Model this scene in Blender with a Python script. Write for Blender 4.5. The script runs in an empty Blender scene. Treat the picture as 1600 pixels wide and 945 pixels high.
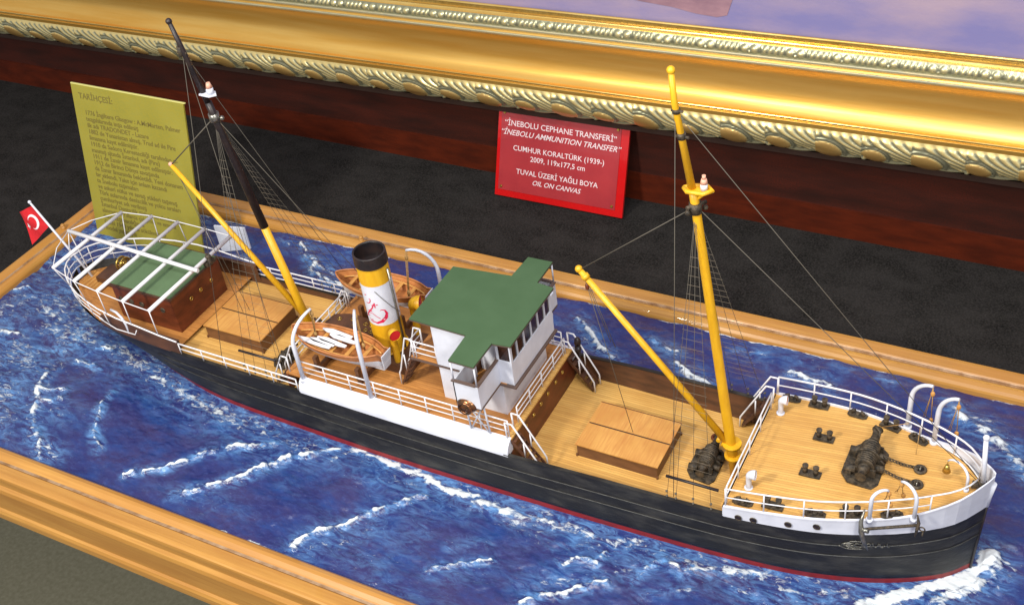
import bpy, math, random
import numpy as np
from mathutils import Vector, Matrix
scene = bpy.context.scene
C = scene.collection
random.seed(4)
# ---------------------------------------------------------------- camera
cam = bpy.data.cameras.new('camera'); camo = bpy.data.objects.new('camera', cam); C.objects.link(camo)
yaw, pitch, roll = -0.569723, -0.674065, -0.145856
CX, CY, CZ, FPX = 5.24791, -6.86443, 8.24924, 1827.704
fw = Vector((math.sin(yaw)*math.cos(pitch), math.cos(yaw)*math.cos(pitch), math.sin(pitch)))
rt = Vector((math.cos(yaw), -math.sin(yaw), 0)); up = rt.cross(fw)
r2 = rt*math.cos(roll)+up*math.sin(roll); u2 = -rt*math.sin(roll)+up*math.cos(roll)
camo.matrix_world = Matrix(((r2.x, u2.x, -fw.x, CX), (r2.y, u2.y, -fw.y, CY), (r2.z, u2.z, -fw.z, CZ), (0, 0, 0, 1)))
cam.sensor_width = 36; cam.lens = FPX/1600*36; cam.clip_start = 0.05; cam.clip_end = 200
scene.camera = camo
# ---------------------------------------------------------------- world and lamps (indoor museum light)
w = bpy.data.worlds.new('World'); scene.world = w; w.use_nodes = True
bgn = w.node_tree.nodes['Background']; bgn.inputs[0].default_value = (0.97, 0.97, 1.0, 1); bgn.inputs[1].default_value = 0.52
def area(name, loc, tgt, size, power, col):
    l = bpy.data.lights.new(name, 'AREA'); l.shape = 'RECTANGLE'; l.size = size[0]; l.size_y = size[1]; l.energy = power; l.color = col
    o = bpy.data.objects.new(name, l); C.objects.link(o); o.location = loc
    o.rotation_euler = (Vector(tgt)-Vector(loc)).to_track_quat('-Z', 'Y').to_euler()
    return o
area('key_lamp', (-3.4, -10.5, 10.5), (0.8, 0.2, 0), (2.0, 2.0), 2000, (1.0, 0.95, 0.84))
area('ceiling_lamp', (3.5, -4.5, 15.0), (1.5, 1.5, 0), (7, 2.5), 1500, (0.97, 0.98, 1.0))
area('camera_side_lamp', (7.6, -6.2, 8.6), (3.0, 2.0, 0.3), (1.6, 1.2), 520, (1.0, 0.96, 0.9))
scene.render.engine = 'CYCLES'
scene.view_settings.view_transform = 'Standard'; scene.view_settings.look = 'None'
scene.view_settings.exposure = 0.0; scene.view_settings.gamma = 1.0; scene.view_settings.use_curve_mapping = False

# ---------------------------------------------------------------- materials
def lin(c): return tuple((x/12.92 if x <= .04045 else ((x+.055)/1.055)**2.4) for x in [v/255 for v in c])
def mat(name, c1, c2=None, rough=.5, metal=0, nscale=(6, 6, 6), detail=4, lo=.35, hi=.65, bump=0, bscale=(60, 60, 60), spec=.5, coat=0, planks=None, grain=None):
    m = bpy.data.materials.new(name); m.use_nodes = True; nt = m.node_tree; N = nt.nodes; L = nt.links
    b = N['Principled BSDF']; b.inputs['Roughness'].default_value = rough; b.inputs['Metallic'].default_value = metal
    b.inputs['Specular IOR Level'].default_value = spec; b.inputs['Coat Weight'].default_value = coat
    tc = N.new('ShaderNodeTexCoord')
    def noise(sc, det=4, rg=.55):
        mp = N.new('ShaderNodeMapping'); mp.inputs['Scale'].default_value = sc; L.new(tc.outputs['Object'], mp.inputs[0])
        n = N.new('ShaderNodeTexNoise'); n.inputs['Scale'].default_value = 1; n.inputs['Detail'].default_value = det; n.inputs['Roughness'].default_value = rg
        L.new(mp.outputs[0], n.inputs[0]); return n
    def ramp(src, a, bb):
        r = N.new('ShaderNodeMapRange'); r.inputs['From Min'].default_value = a; r.inputs['From Max'].default_value = bb; L.new(src, r.inputs['Value']); return r.outputs[0]
    def mix(f, A, B, mode='MIX'):
        x = N.new('ShaderNodeMix'); x.data_type = 'RGBA'; x.blend_type = mode
        if isinstance(f, float): x.inputs[0].default_value = f
        else: L.new(f, x.inputs[0])
        for s, v in ((6, A), (7, B)):
            if isinstance(v, tuple): x.inputs[s].default_value = v+(1,)
            else: L.new(v, x.inputs[s])
        return x.outputs[2]
    col = lin(c1)
    if c2:
        n = noise(nscale, detail); col = mix(ramp(n.outputs[0], lo, hi), lin(c1), lin(c2))
    if grain:
        g = noise(grain[0], 5, .6); col = mix(ramp(g.outputs[0], .4, .75), col, lin(grain[1]))
    if planks:
        ax, wd, dark, seam = planks
        sp = N.new('ShaderNodeSeparateXYZ'); L.new(tc.outputs['Object'], sp.inputs[0])
        k = N.new('ShaderNodeMath'); k.operation = 'MULTIPLY'; k.inputs[1].default_value = 1/wd; L.new(sp.outputs[ax], k.inputs[0])
        fr = N.new('ShaderNodeMath'); fr.operation = 'FRACT'; L.new(k.outputs[0], fr.inputs[0])
        lt = N.new('ShaderNodeMath'); lt.operation = 'LESS_THAN'; lt.inputs[1].default_value = seam; L.new(fr.outputs[0], lt.inputs[0])
        fl = N.new('ShaderNodeMath'); fl.operation = 'FLOOR'; L.new(k.outputs[0], fl.inputs[0])
        wn = N.new('ShaderNodeTexWhiteNoise'); wn.noise_dimensions = '1D'; L.new(fl.outputs[0], wn.inputs[1])
        col = mix(ramp(wn.outputs[0], -.5, 3.5), col, lin(dark))
        mm = N.new('ShaderNodeMath'); mm.operation = 'MULTIPLY'; mm.inputs[1].default_value = .75; L.new(lt.outputs[0], mm.inputs[0])
        col = mix(mm.outputs[0], col, lin(dark))
    if isinstance(col, tuple): b.inputs['Base Color'].default_value = col+(1,)
    else: L.new(col, b.inputs['Base Color'])
    if bump:
        n = noise(bscale, 5); bp = N.new('ShaderNodeBump'); bp.inputs['Strength'].default_value = bump; bp.inputs['Distance'].default_value = .01
        L.new(n.outputs[0], bp.inputs['Height']); L.new(bp.outputs[0], b.inputs['Normal'])
    return m
M = {}
M['white'] = mat('white paint', (214, 217, 228), (200, 203, 214), .42, nscale=(5, 5, 5), bump=.06)
M['wire'] = mat('white wire', (216, 215, 219), None, .45)
M['black'] = mat('black hull paint', (23, 21, 18), (64, 62, 56), .52, nscale=(3.0, 5, 8), lo=.48, hi=.78, bump=.35, bscale=(22, 22, 40))  # grey patches mixed into the black imitate reflections on the hull side
M['hullline'] = mat('hull strake edge', (62, 62, 60), (30, 30, 30), .4, nscale=(20, 20, 20))
M['redboot'] = mat('red boot paint', (140, 30, 28), (118, 24, 24), .5, nscale=(9, 9, 9))
M['brown'] = mat('brown stained wood', (92, 58, 38), (66, 42, 30), .5, nscale=(4, 4, 14), bump=.2, bscale=(30, 30, 90))
M['reddeckhouse'] = mat('mahogany veneer', (122, 58, 32), (84, 38, 22), .42, nscale=(5, 5, 10), bump=.15, planks=(2, .055, (70, 32, 18), .05))
M['deck'] = mat('pale planked deck', (226, 182, 104), (212, 164, 88), .5, nscale=(2, 3, 2), grain=((5, 120, 5), (196, 146, 72)), planks=(1, .026, (140, 94, 48), .13))
M['deckmid'] = mat('orange planked deck', (208, 146, 78), (190, 128, 64), .5, nscale=(2, 3, 2), grain=((5, 120, 5), (160, 104, 50)), planks=(1, .026, (128, 80, 38), .11))
M['hatch'] = mat('hatch veneer', (200, 150, 80), (182, 130, 64), .45, nscale=(3, 3, 3), grain=((60, 4, 5), (176, 116, 58)))
M['hatchside'] = mat('hatch coaming wood', (112, 74, 46), (90, 58, 36), .5, nscale=(6, 6, 20))
M['seam'] = mat('dark seam', (60, 38, 22), None, .6)
M['green'] = mat('green roof paint', (67, 91, 63), (62, 86, 58), .8, nscale=(3, 3, 3), bump=.1, bscale=(90, 90, 90), spec=.25)
M['green2'] = mat('deckhouse roof paint', (90, 114, 82), (84, 106, 76), .75, nscale=(4, 4, 4), spec=.25)
M['yellow'] = mat('yellow paint', (224, 172, 30), (204, 150, 20), .42, nscale=(14, 14, 3), lo=.3, hi=.7, bump=.25, bscale=(60, 60, 14))
M['mastblack'] = mat('black mast paint', (24, 20, 24), (44, 32, 30), .45, nscale=(10, 10, 10))
M['iron'] = mat('dark cast iron', (44, 40, 35), (92, 80, 64), .6, .35, nscale=(26, 26, 26), bump=.8, bscale=(50, 50, 50))
M['brass'] = mat('brass', (196, 164, 84), None, .28, .9)
M['steel'] = mat('steel', (150, 148, 140), (110, 108, 100), .3, .8, nscale=(30, 30, 30))
M['rope'] = mat('pale cord', (176, 140, 86), (150, 112, 60), .8, nscale=(60, 60, 60))
M['rig'] = mat('grey rigging thread', (84, 78, 68), None, .7)
M['ratline'] = mat('ratline thread', (112, 100, 84), None, .7)
M['red'] = mat('red paint', (196, 30, 34), None, .45)
M['crimson'] = mat('crimson emblem', (206, 28, 74), None, .5)
M['boatwood'] = mat('varnished boat wood', (188, 124, 72), (160, 98, 54), .4, nscale=(8, 30, 8))
M['boatwhite'] = mat('boat hull white', (214, 218, 228), (196, 202, 214), .4, nscale=(10, 10, 10), planks=(2, .028, (150, 154, 166), .12))
M['glass'] = mat('dark window', (64, 40, 30), (40, 26, 22), .12, nscale=(6, 6, 6))
M['brownedge'] = mat('dark wood trim', (92, 74, 66), None, .5)
M['copper'] = mat('copper lamp', (150, 96, 60), (80, 70, 56), .25, .8, nscale=(20, 20, 20))
M['flagred'] = mat('flag cloth', (214, 30, 40), (196, 24, 34), .7, nscale=(10, 10, 10))
M['flagwhite'] = mat('flag emblem', (240, 232, 236), None, .7)
M['pink'] = mat('lamp top', (214, 160, 136), None, .5)
M['casewood'] = mat('golden varnished oak', (188, 138, 66), (172, 120, 54), .4, nscale=(.8, 5, 5), grain=((1.2, 40, 40), (164, 112, 48)), coat=.35, bump=.1, bscale=(4, 60, 60))
M['casewoodside'] = mat('golden varnished oak end rail', (188, 138, 66), (172, 120, 54), .4, nscale=(5, .8, 5), grain=((50, 2, 50), (186, 124, 46)), coat=.35)
M['shadowedge'] = mat('painted shadow edge', (44, 26, 18), None, .7)  # dark colour stands in for the shadow under the gilt frame
M['groove'] = mat('silvered groove', (180, 150, 120), (140, 104, 70), .35, .3, nscale=(8, 8, 8))
M['velvet'] = mat('black velvet cloth', (20, 19, 18), (40, 38, 37), .95, nscale=(2.5, 3.5, 3.5), detail=14, grain=((45, 45, 45), (54, 51, 50)), spec=.15, bump=.3, bscale=(80, 80, 80))
M['mahogany'] = mat('dark mahogany wall', (74, 30, 20), (46, 22, 17), .5, nscale=(1, 1, 5), detail=10, grain=((50, 50, 60), (44, 24, 20)), spec=.3)
M['mahoganylow'] = mat('reddish mahogany rail', (88, 32, 14), (66, 24, 12), .45, nscale=(2, 2, 8), detail=8, spec=.3)
M['floor'] = mat('grey olive floor', (134, 131, 112), (120, 117, 98), .9, nscale=(12, 12, 12), detail=8, spec=.2)
M['goldleaf'] = mat('gold leaf', (240, 196, 108), (230, 176, 82), .36, .74, nscale=(.5, 8, 8), bump=.08, bscale=(4, 50, 50))
M['goldpale'] = mat('pale gold', (240, 208, 130), (228, 186, 100), .25, .8, nscale=(2, 10, 10))
M['verdigris'] = mat('grey gold patina', (176, 174, 148), (206, 192, 150), .4, .4, nscale=(4, 40, 40))
M['card'] = mat('mustard card', (148, 140, 54), (136, 130, 44), .5, nscale=(2, 2, 2), grain=((40, 40, 40), (150, 136, 36)))
M['cardedge'] = mat('card edge', (206, 200, 120), None, .5)
M['ink'] = mat('olive ink', (110, 98, 42), None, .7)
M['plaque'] = mat('maroon plaque face', (170, 52, 58), (156, 46, 54), .3, nscale=(2, 2, 2), coat=.6)
M['plaqueedge'] = mat('red acrylic edge', (196, 22, 26), None, .15, coat=.8)
M['plaqueink'] = mat('white lettering', (232, 214, 218), None, .5)

# ---------------------------------------------------------------- mesh builder
class MB:
    def __init__(s): s.v = []; s.f = []; s.sm = []
    def add(s, vs, fs, smooth=False):
        o = len(s.v); s.v += [tuple(v) for v in vs]; s.f += [tuple(i+o for i in f) for f in fs]; s.sm += [smooth]*len(fs); return s
    def box(s, a, b):
        (x0, y0, z0), (x1, y1, z1) = a, b
        vs = [(x0, y0, z0), (x1, y0, z0), (x1, y1, z0), (x0, y1, z0), (x0, y0, z1), (x1, y0, z1), (x1, y1, z1), (x0, y1, z1)]
        return s.add(vs, [(0, 3, 2, 1), (4, 5, 6, 7), (0, 1, 5, 4), (1, 2, 6, 5), (2, 3, 7, 6), (3, 0, 4, 7)])
    def cbox(s, c, d): return s.box([c[i]-d[i]/2 for i in range(3)], [c[i]+d[i]/2 for i in range(3)])
    def prism(s, poly, z0, z1):
        n = len(poly); vs = [(x, y, z0) for x, y in poly]+[(x, y, z1) for x, y in poly]
        return s.add(vs, [tuple(range(n-1, -1, -1)), tuple(range(n, 2*n))]+[(i, (i+1) % n, n+(i+1) % n, n+i) for i in range(n)])
    def tube(s, pts, r, n=8, caps=True):
        P = [Vector(p) for p in pts]; R = r if isinstance(r, (list, tuple)) else [r]*len(P)
        vs = []; ref = None
        for i, p in enumerate(P):
            d = (P[min(i+1, len(P)-1)]-P[max(i-1, 0)]).normalized()
            if ref is None:
                ref = d.cross(Vector((0, 0, 1)) if abs(d.z) < .9 else Vector((1, 0, 0))).normalized()
            ref = (ref-d*ref.dot(d)).normalized(); q = d.cross(ref)
            for k in range(n):
                a = 2*math.pi*k/n; vs.append(p+(ref*math.cos(a)+q*math.sin(a))*R[i])
        fs = []
        for i in range(len(P)-1):
            for k in range(n):
                fs.append((i*n+k, i*n+(k+1) % n, (i+1)*n+(k+1) % n, (i+1)*n+k))
        s.add(vs, fs, True)
        if caps:
            o = len(s.v)-len(vs); s.f += [tuple(o+k for k in range(n-1, -1, -1)), tuple(o+(len(P)-1)*n+k for k in range(n))]; s.sm += [False, False]
        return s
    def cyl(s, a, b, r, n=12, r1=None): return s.tube([a, b], [r, r if r1 is None else r1], n)
    def ball(s, c, r, n=10, m=7, sc=(1, 1, 1)):
        vs = [(c[0], c[1], c[2]+r*sc[2])]; fs = []
        for i in range(1, m):
            t = math.pi*i/m
            for k in range(n):
                a = 2*math.pi*k/n; vs.append((c[0]+r*sc[0]*math.sin(t)*math.cos(a), c[1]+r*sc[1]*math.sin(t)*math.sin(a), c[2]+r*sc[2]*math.cos(t)))
        vs.append((c[0], c[1], c[2]-r*sc[2]))
        for k in range(n): fs.append((0, 1+k, 1+(k+1) % n))
        for i in range(m-2):
            for k in range(n): fs.append((1+i*n+k, 1+(i+1)*n+k, 1+(i+1)*n+(k+1) % n, 1+i*n+(k+1) % n))
        e = len(vs)-1
        for k in range(n): fs.append((e, 1+(m-2)*n+(k+1) % n, 1+(m-2)*n+k))
        return s.add(vs, fs, True)
    def torus(s, c, R, r, axis='z', n=16, m=6, a0=0, a1=2*math.pi):
        full = abs(a1-a0-2*math.pi) < 1e-6; K = n if full else n+1; vs = []; fs = []
        for i in range(K):
            a = a0+(a1-a0)*i/n
            for k in range(m):
                b = 2*math.pi*k/m; q = R+r*math.cos(b); p = (q*math.cos(a), q*math.sin(a), r*math.sin(b))
                p = {'z': p, 'x': (p[2], p[0], p[1]), 'y': (p[0], p[2], p[1])}[axis]
                vs.append((c[0]+p[0], c[1]+p[1], c[2]+p[2]))
        for i in range(n):
            for k in range(m): fs.append((i*m+k, ((i+1) % K)*m+k, ((i+1) % K)*m+(k+1) % m, i*m+(k+1) % m))
        return s.add(vs, fs, True)
    def grid(s, rows, smooth=True, closed=False):
        n = len(rows[0]); vs = [p for r in rows for p in r]; fs = []
        for i in range(len(rows)-1):
            for k in range(n if closed else n-1):
                fs.append((i*n+k, i*n+(k+1) % n, (i+1)*n+(k+1) % n, (i+1)*n+k))
        return s.add(vs, fs, smooth)
    def build(s, name, m, parent=None, loc=None):
        me = bpy.data.meshes.new(name); me.from_pydata(s.v, [], s.f); me.update()
        me.polygons.foreach_set('use_smooth', s.sm)
        me.materials.append(M[m] if isinstance(m, str) else m)
        o = bpy.data.objects.new(name, me); C.objects.link(o)
        if parent: o.parent = parent
        if loc: o.location = loc
        return o
def tag(o, label=None, cat=None, group=None, kind=None):
    if label: o['label'] = label
    if cat: o['category'] = cat
    if group: o['group'] = group
    if kind: o['kind'] = kind
    return o
def empty(name, loc, label, cat, group=None, parent=None):
    o = bpy.data.objects.new(name, None); C.objects.link(o); o.location = loc; o.empty_display_size = .1
    if parent: o.parent = parent
    return tag(o, label, cat, group)
def interp(tab, x):
    xs = [t[0] for t in tab]; ys = [t[1] for t in tab]
    return float(np.interp(x, xs, ys))
def sinterp(tab, x):   # smooth (Catmull-Rom) table
    xs = [t[0] for t in tab]; ys = [t[1] for t in tab]; n = len(xs)
    if x <= xs[0]: return ys[0]
    if x >= xs[-1]: return ys[-1]
    i = max(j for j in range(n-1) if xs[j] <= x)
    h = xs[i+1]-xs[i]; t = (x-xs[i])/h
    def sl(j):
        if j == 0: return (ys[1]-ys[0])/(xs[1]-xs[0])
        if j == n-1: return (ys[-1]-ys[-2])/(xs[-1]-xs[-2])
        return (ys[j+1]-ys[j-1])/(xs[j+1]-xs[j-1])
    a, b = sl(i)*h, sl(i+1)*h
    return (2*t**3-3*t*t+1)*ys[i]+(t**3-2*t*t+t)*a+(-2*t**3+3*t*t)*ys[i+1]+(t**3-t*t)*b
rng = np.random.default_rng(7)
def vnoise(X, Y, seed=0):
    r = np.random.default_rng(seed).random((256, 256)); xi = np.floor(X).astype(int); yi = np.floor(Y).astype(int)
    fx = X-xi; fy = Y-yi; fx = fx*fx*(3-2*fx); fy = fy*fy*(3-2*fy); a = lambda i, j: r[(xi+i) % 256, (yi+j) % 256]
    return (a(0, 0)*(1-fx)+a(1, 0)*fx)*(1-fy)+(a(0, 1)*(1-fx)+a(1, 1)*fx)*fy
def fbm(X, Y, oct=4, seed=0, g=.5):
    s = 0; A = 1; t = 0
    for k in range(oct): s = s+A*vnoise(X*2**k+31*k, Y*2**k+17*k, seed+k); t += A; A *= g
    return s/t
# ================================================================ SETTING
XL, XR, YB, YF = -6.42, 7.0, 2.095, -2.16
# floor and velvet covered table, mahogany wall
tag(MB().box((-30, -30, -9.1), (30, 5.2, -9)).build('floor', 'floor'), kind='structure')
t = MB().box((-22, -2.15, -1.3), (22, 5.06, -.65)).build('tabletop', 'velvet'); tag(t, kind='structure')
wl = empty('wall', (0, 5.06, -.65), None, None); wl['kind'] = 'structure'
MB().box((-24, 0, -.6), (24, .2, 8)).build('panelling', 'mahogany', wl)
MB().box((-24, -.03, 0), (24, -.001, .42)).build('skirting', 'mahoganylow', wl)
# sea sheet: painted, modelled plaster sea with foam crests, plus one pale reflection painted as a stroke beyond the stern
FOAM_AND_REFLECTION = [([(-4.761, -1.031), (-4.648, -1.213), (-4.437, -1.566), (-4.281, -1.767), (-4.013, -1.917), (-3.869, -2.077)], 0.052, 1), ([(-4.639, -1.32), (-4.316, -1.199)], 0.031, 0.8), ([(-4.482, -1.455), (-4.22, -1.346)], 0.038, 0.8), ([(-4.061, -1.935), (-3.735, -2.025)], 0.073, 0.6), ([(-3.759, -1.076), (-3.739, -1.25), (-3.65, -1.424), (-3.523, -1.578), (-3.319, -1.747)], 0.029, 1), ([(-2.755, -1.927), (-2.684, -1.862)], 0.021, 0.9), ([(-2.594, -1.817), (-2.393, -1.655), (-2.273, -1.495), (-2.187, -1.395), (-2.065, -1.338)], 0.024, 1), ([(-1.992, -1.272), (-1.888, -1.194), (-1.781, -1.171), (-1.665, -1.108), (-1.55, -1.044)], 0.034, 1), ([(-2.087, -1.936), (-1.918, -1.824), (-1.752, -1.678), (-1.59, -1.524), (-1.475, -1.36), (-1.358, -1.195), (-1.302, -1.108)], 0.039, 1), ([(-1.193, -1.038), (-1.079, -0.918), (-0.851, -0.793)], 0.033, 0.9), ([(-5.243, -0.252), (-4.634, -0.401), (-4.004, -0.547), (-3.35, -0.642), (-2.709, -0.756), (-2.12, -0.841), (-1.542, -0.945), (-1.126, -0.851)], 0.175, 0.42), ([(-3.542, -0.636), (-2.912, -0.727), (-2.282, -0.852), (-1.847, -0.867)], 0.085, 0.6), ([(-0.804, -0.746), (-0.397, -0.784), (0.01, -0.842), (0.395, -0.883), (0.668, -0.87)], 0.057, 1), ([(0.706, -0.939), (0.969, -0.919), (1.226, -0.898), (1.48, -0.878)], 0.06, 0.9), ([(1.415, -0.88), (1.732, -0.865), (2.05, -0.871), (2.346, -0.844), (2.649, -0.849), (2.936, -0.829)], 0.082, 0.6), ([(-0.728, -0.745), (-0.853, -0.906), (-0.874, -0.988)], 0.065, 0.5), ([(-0.632, -2.021), (-0.543, -1.806), (-0.441, -1.699), (-0.308, -1.537), (-0.057, -1.32)], 0.037, 1), ([(0.029, -1.251), (0.127, -1.153), (0.242, -1.047)], 0.031, 0.9), ([(-0.504, -2.057), (-0.352, -1.859), (-0.112, -1.681), (-0.041, -1.571)], 0.11, 0.3), ([(0.688, -1.765), (0.789, -1.686), (0.889, -1.629), (1.097, -1.529), (1.204, -1.485)], 0.023, 1), ([(0.775, -1.775), (1.177, -1.557)], 0.07, 0.25), ([(1.636, -1.766), (1.74, -1.665), (1.909, -1.508), (2.014, -1.407), (2.225, -1.268)], 0.034, 1), ([(1.637, -1.584), (1.851, -1.386), (2.235, -1.154), (2.414, -1.006)], 0.08, 0.35), ([(1.886, -1.13), (2.046, -1.141)], 0.029, 0.9), ([(2.07, -1.056), (2.073, -0.993)], 0.029, 0.8), ([(1.779, -1.235), (1.834, -1.152)], 0.023, 0.7), ([(2.481, -1.023), (2.568, -0.943), (2.715, -0.942), (2.753, -0.963)], 0.029, 1), ([(2.793, -0.947), (2.993, -0.828), (3.202, -0.772), (3.463, -0.708)], 0.069, 0.8), ([(2.924, -0.797), (3.27, -0.802), (3.687, -0.716), (4.097, -0.639)], 0.091, 0.5), ([(3.4, -0.856), (3.809, -0.758), (4.2, -0.631)], 0.057, 0.4), ([(5.05, 0.181), (5.037, 0.031), (4.921, -0.159), (4.746, -0.301), (4.576, -0.462), (4.405, -0.615), (4.194, -0.805)], 0.087, 1), ([(5.08, 0.215), (5.141, 0.074), (5.108, -0.081), (4.946, -0.288), (4.779, -0.46)], 0.07, 0.75), ([(5.187, 0.186), (5.273, 0.128), (5.19, -0.118)], 0.047, 0.5), ([(0.514, 1.802), (0.648, 1.712), (0.783, 1.581), (0.88, 1.483)], 0.042, 1), ([(0.92, 1.443), (1.037, 1.432), (1.154, 1.367)], 0.034, 1), ([(0.562, 1.647), (0.749, 1.491)], 0.042, 0.5), ([(1.39, 1.778), (1.485, 1.725)], 0.027, 1), ([(1.544, 1.703), (1.637, 1.65), (1.691, 1.638)], 0.054, 1), ([(1.771, 1.488), (1.898, 1.431), (2.03, 1.357), (2.213, 1.324)], 0.04, 1), ([(1.82, 1.454), (1.993, 1.364)], 0.08, 0.5), ([(2.896, 1.779), (3.036, 1.751), (3.171, 1.731), (3.338, 1.705)], 0.033, 1), ([(3.732, 2.009), (3.897, 1.972)], 0.017, 0.5), ([(4.47, 1.805), (4.544, 1.696), (4.727, 1.612), (4.917, 1.5), (5.005, 1.473)], 0.052, 1), ([(4.699, 1.548), (4.927, 1.443), (5.076, 1.313), (5.203, 1.196)], 0.064, 0.9), ([(4.547, 1.742), (4.778, 1.739)], 0.046, 0.5), ([(-3.393, 2.013), (-3.193, 1.842), (-3.154, 1.759)], 0.032, 1), ([(-3.099, 1.778), (-2.982, 1.708), (-2.937, 1.589)], 0.055, 0.95), ([(-2.953, 1.584), (-2.756, 1.493), (-2.584, 1.448), (-2.361, 1.46)], 0.039, 1), ([(-2.882, 1.675), (-2.633, 1.588)], 0.039, 0.7), ([(-4.32, 1.891), (-4.093, 1.679), (-3.823, 1.422), (-3.659, 1.274)], 0.049, 0.45), ([(-3.701, 1.996), (-3.554, 1.959)], 0.033, 0.5), ([(-5.928, -0.685), (-5.664, -0.627)], 0.05, 0.8), ([(-6.21, -0.21), (-5.934, -0.047), (-5.514, -0.03)], 0.084, 0.4), ([(-5.787, -0.191), (-5.367, -0.234), (-5.025, -0.422)], 0.115, 0.5), ([(-5.51, -1.076), (-5.187, -0.781), (-4.659, -0.588)], 0.08, 0.3), ([(-6.435, 0.113), (-6.038, 0.388)], 0.069, 0.35), ([(-6.363, -0.064), (-6.187, 0.037)], 0.026, 1), ([(-5.518, -0.35), (-5.179, -0.477), (-4.862, -0.484)], 0.065, 0.5), ([(-4.246, -0.496), (-3.801, -0.449), (-3.425, -0.334)], 0.038, 0.4), ([(-4.608, -0.745), (-4.193, -0.764)], 0.023, 0.8), ([(-4.509, -0.534), (-4.337, -0.483)], 0.019, 0.9), ([(-4.743, -1.413), (-4.296, -1.513), (-4.081, -1.536)], 0.106, 0.3), ([(0.727, -1.462), (1.037, -1.297)], 0.024, 0.3), ([(2.415, -1.153), (2.491, -1.049)], 0.034, 0.6), ([(3.274, -0.98), (3.431, -0.95)], 0.023, 0.7), ([(2.543, -1.318), (2.929, -1.122)], 0.028, 0.4), ([(1.646, -1.089), (1.791, -0.992), (2.018, -0.938)], 0.041, 0.4), ([(3.255, 2.004), (3.536, 2.036)], 0.027, 0.3), ([(2.271, 1.935), (2.611, 1.943)], 0.02, 0.5), ([(4.329, 1.94), (4.516, 1.898)], 0.02, 0.4)]
def sea():
    nx, ny = 1080, 350
    xs = np.linspace(XL-.01, XR+.01, nx); ys = np.linspace(YF-.01, YB+.01, ny)
    X, Y = np.meshgrid(xs, ys, indexing='ij')
    wx = X+.16*(fbm(X*1.7, Y*1.7, 3, 40)-.5)+.07*(fbm(X*7, Y*7, 2, 44)-.5); wy = Y+.16*(fbm(X*1.7, Y*1.7, 3, 50)-.5)+.07*(fbm(X*7, Y*7, 2, 54)-.5)
    H = .11*(fbm(wx*.9+.5*wy, wy*1.3, 3, 1)-.5)+.05*(fbm(wx*3+wy, wy*4.5, 3, 5)-.5)+.016*(fbm(wx*11, wy*15, 3, 9)-.5)
    foam = np.zeros_like(X); turq = np.zeros_like(X)
    wob = .05*(fbm(X*4, Y*4, 3, 70)-.5)
    wob2 = .05*(fbm(X*4, Y*4, 3, 80)-.5)
    wx2 = .10*(fbm(X*2.6, Y*2.6, 3, 170)-.5)+.04*(fbm(X*12, Y*12, 2, 171)-.5)+.03*(fbm(X*30, Y*34, 2, 172)-.5); wy2 = .10*(fbm(X*2.6, Y*2.6, 3, 180)-.5)+.04*(fbm(X*12, Y*12, 2, 181)-.5)+.03*(fbm(X*30, Y*34, 2, 182)-.5)
    XW, YW = X+wx2, Y+wy2
    lump = .5*fbm(X*5.5+3*Y, Y*7.5, 3, 92)+.5*fbm(X*14, Y*18, 2, 94)
    for pts, w, inten in FOAM_AND_REFLECTION:
        d = np.full_like(X, 9.); along = np.zeros_like(X)
        for (ax, ay), (bx, by) in zip(pts[:-1], pts[1:]):
            vx, vy = bx-ax, by-ay; L2 = vx*vx+vy*vy+1e-9
            tt = np.clip(((XW-ax)*vx+(YW-ay)*vy)/L2, 0, 1)
            dd = np.hypot(XW-ax-tt*vx, YW-ay-tt*vy); d = np.minimum(d, dd)
        ww = w*(.15+1.75*lump)                               # the stroke swells and thins out
        core = np.clip(1.3-d/(ww*.72+1e-4), 0, 1)*inten*np.clip(2.9*lump-.62, 0, 1.1)*np.clip(.55+.9*fbm(X*22, Y*26, 2, 93), 0, 1.1)
        if min(p[0] for p in pts) > 4.1 and pts[0][1] < .4: core = np.clip(core*1.25+np.clip(1-d/(w*1.1), 0, 1)*.55, 0, 1.1)*inten
        foam = np.maximum(foam, core)
        soft = np.clip(1-d/(w*3.0+.04), 0, 1)
        turq = np.maximum(turq, soft*min(1, inten+.15)*.95)
        foam = np.maximum(foam, np.clip(1-d/(w*2.4+.03), 0, 1)*inten*.43)
        if inten > .7: H += .045*np.exp(-(d/(w*.8+.004))**2)*np.clip(lump*1.8-.2, 0, 1.4)
    eb = np.clip(1-(YB-Y)/.03, 0, 1)+np.clip(1-(Y-YF)/.03, 0, 1)
    foam = np.maximum(foam, np.clip(eb, 0, 1)*np.clip((fbm(X*3.5, Y*3.5, 2, 101)-.44)*6, 0, .95))
    hb = np.interp(X, [-4.6, -3.6, -2.2, 0, 2, 3.6, 4.4, 4.8, 5.0], [0, .42, .71, .76, .73, .63, .4, .2, 0])
    dh = np.abs(Y)-hb; dh = np.where((X > 5.05) | (X < -4.9), 1, dh)
    k = np.clip(dh/.3, 0, 1); H *= k
    strip = np.clip(1-np.abs(dh-.04)/.09, 0, 1)*(X < 4.9)*(X > -5)
    turq = np.maximum(turq, strip*.9); foam = np.maximum(foam, strip*.40*fbm(X*2.2, Y*5, 3, 33)*1.5)
    wake = np.clip(1-np.abs(dh-.22)/.30, 0, 1)*(X < 4.4)*(X > -5.2)*(Y < 0)
    turq = np.maximum(turq, wake*.8*np.clip(fbm(X*1.6, Y*2.4, 3, 34)*1.8-.4, 0, 1)); foam = np.maximum(foam, wake*.52*fbm(X*1.7, Y*4, 4, 37)*1.3*np.clip((2.6-X)*.7, 0, 1))
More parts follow.
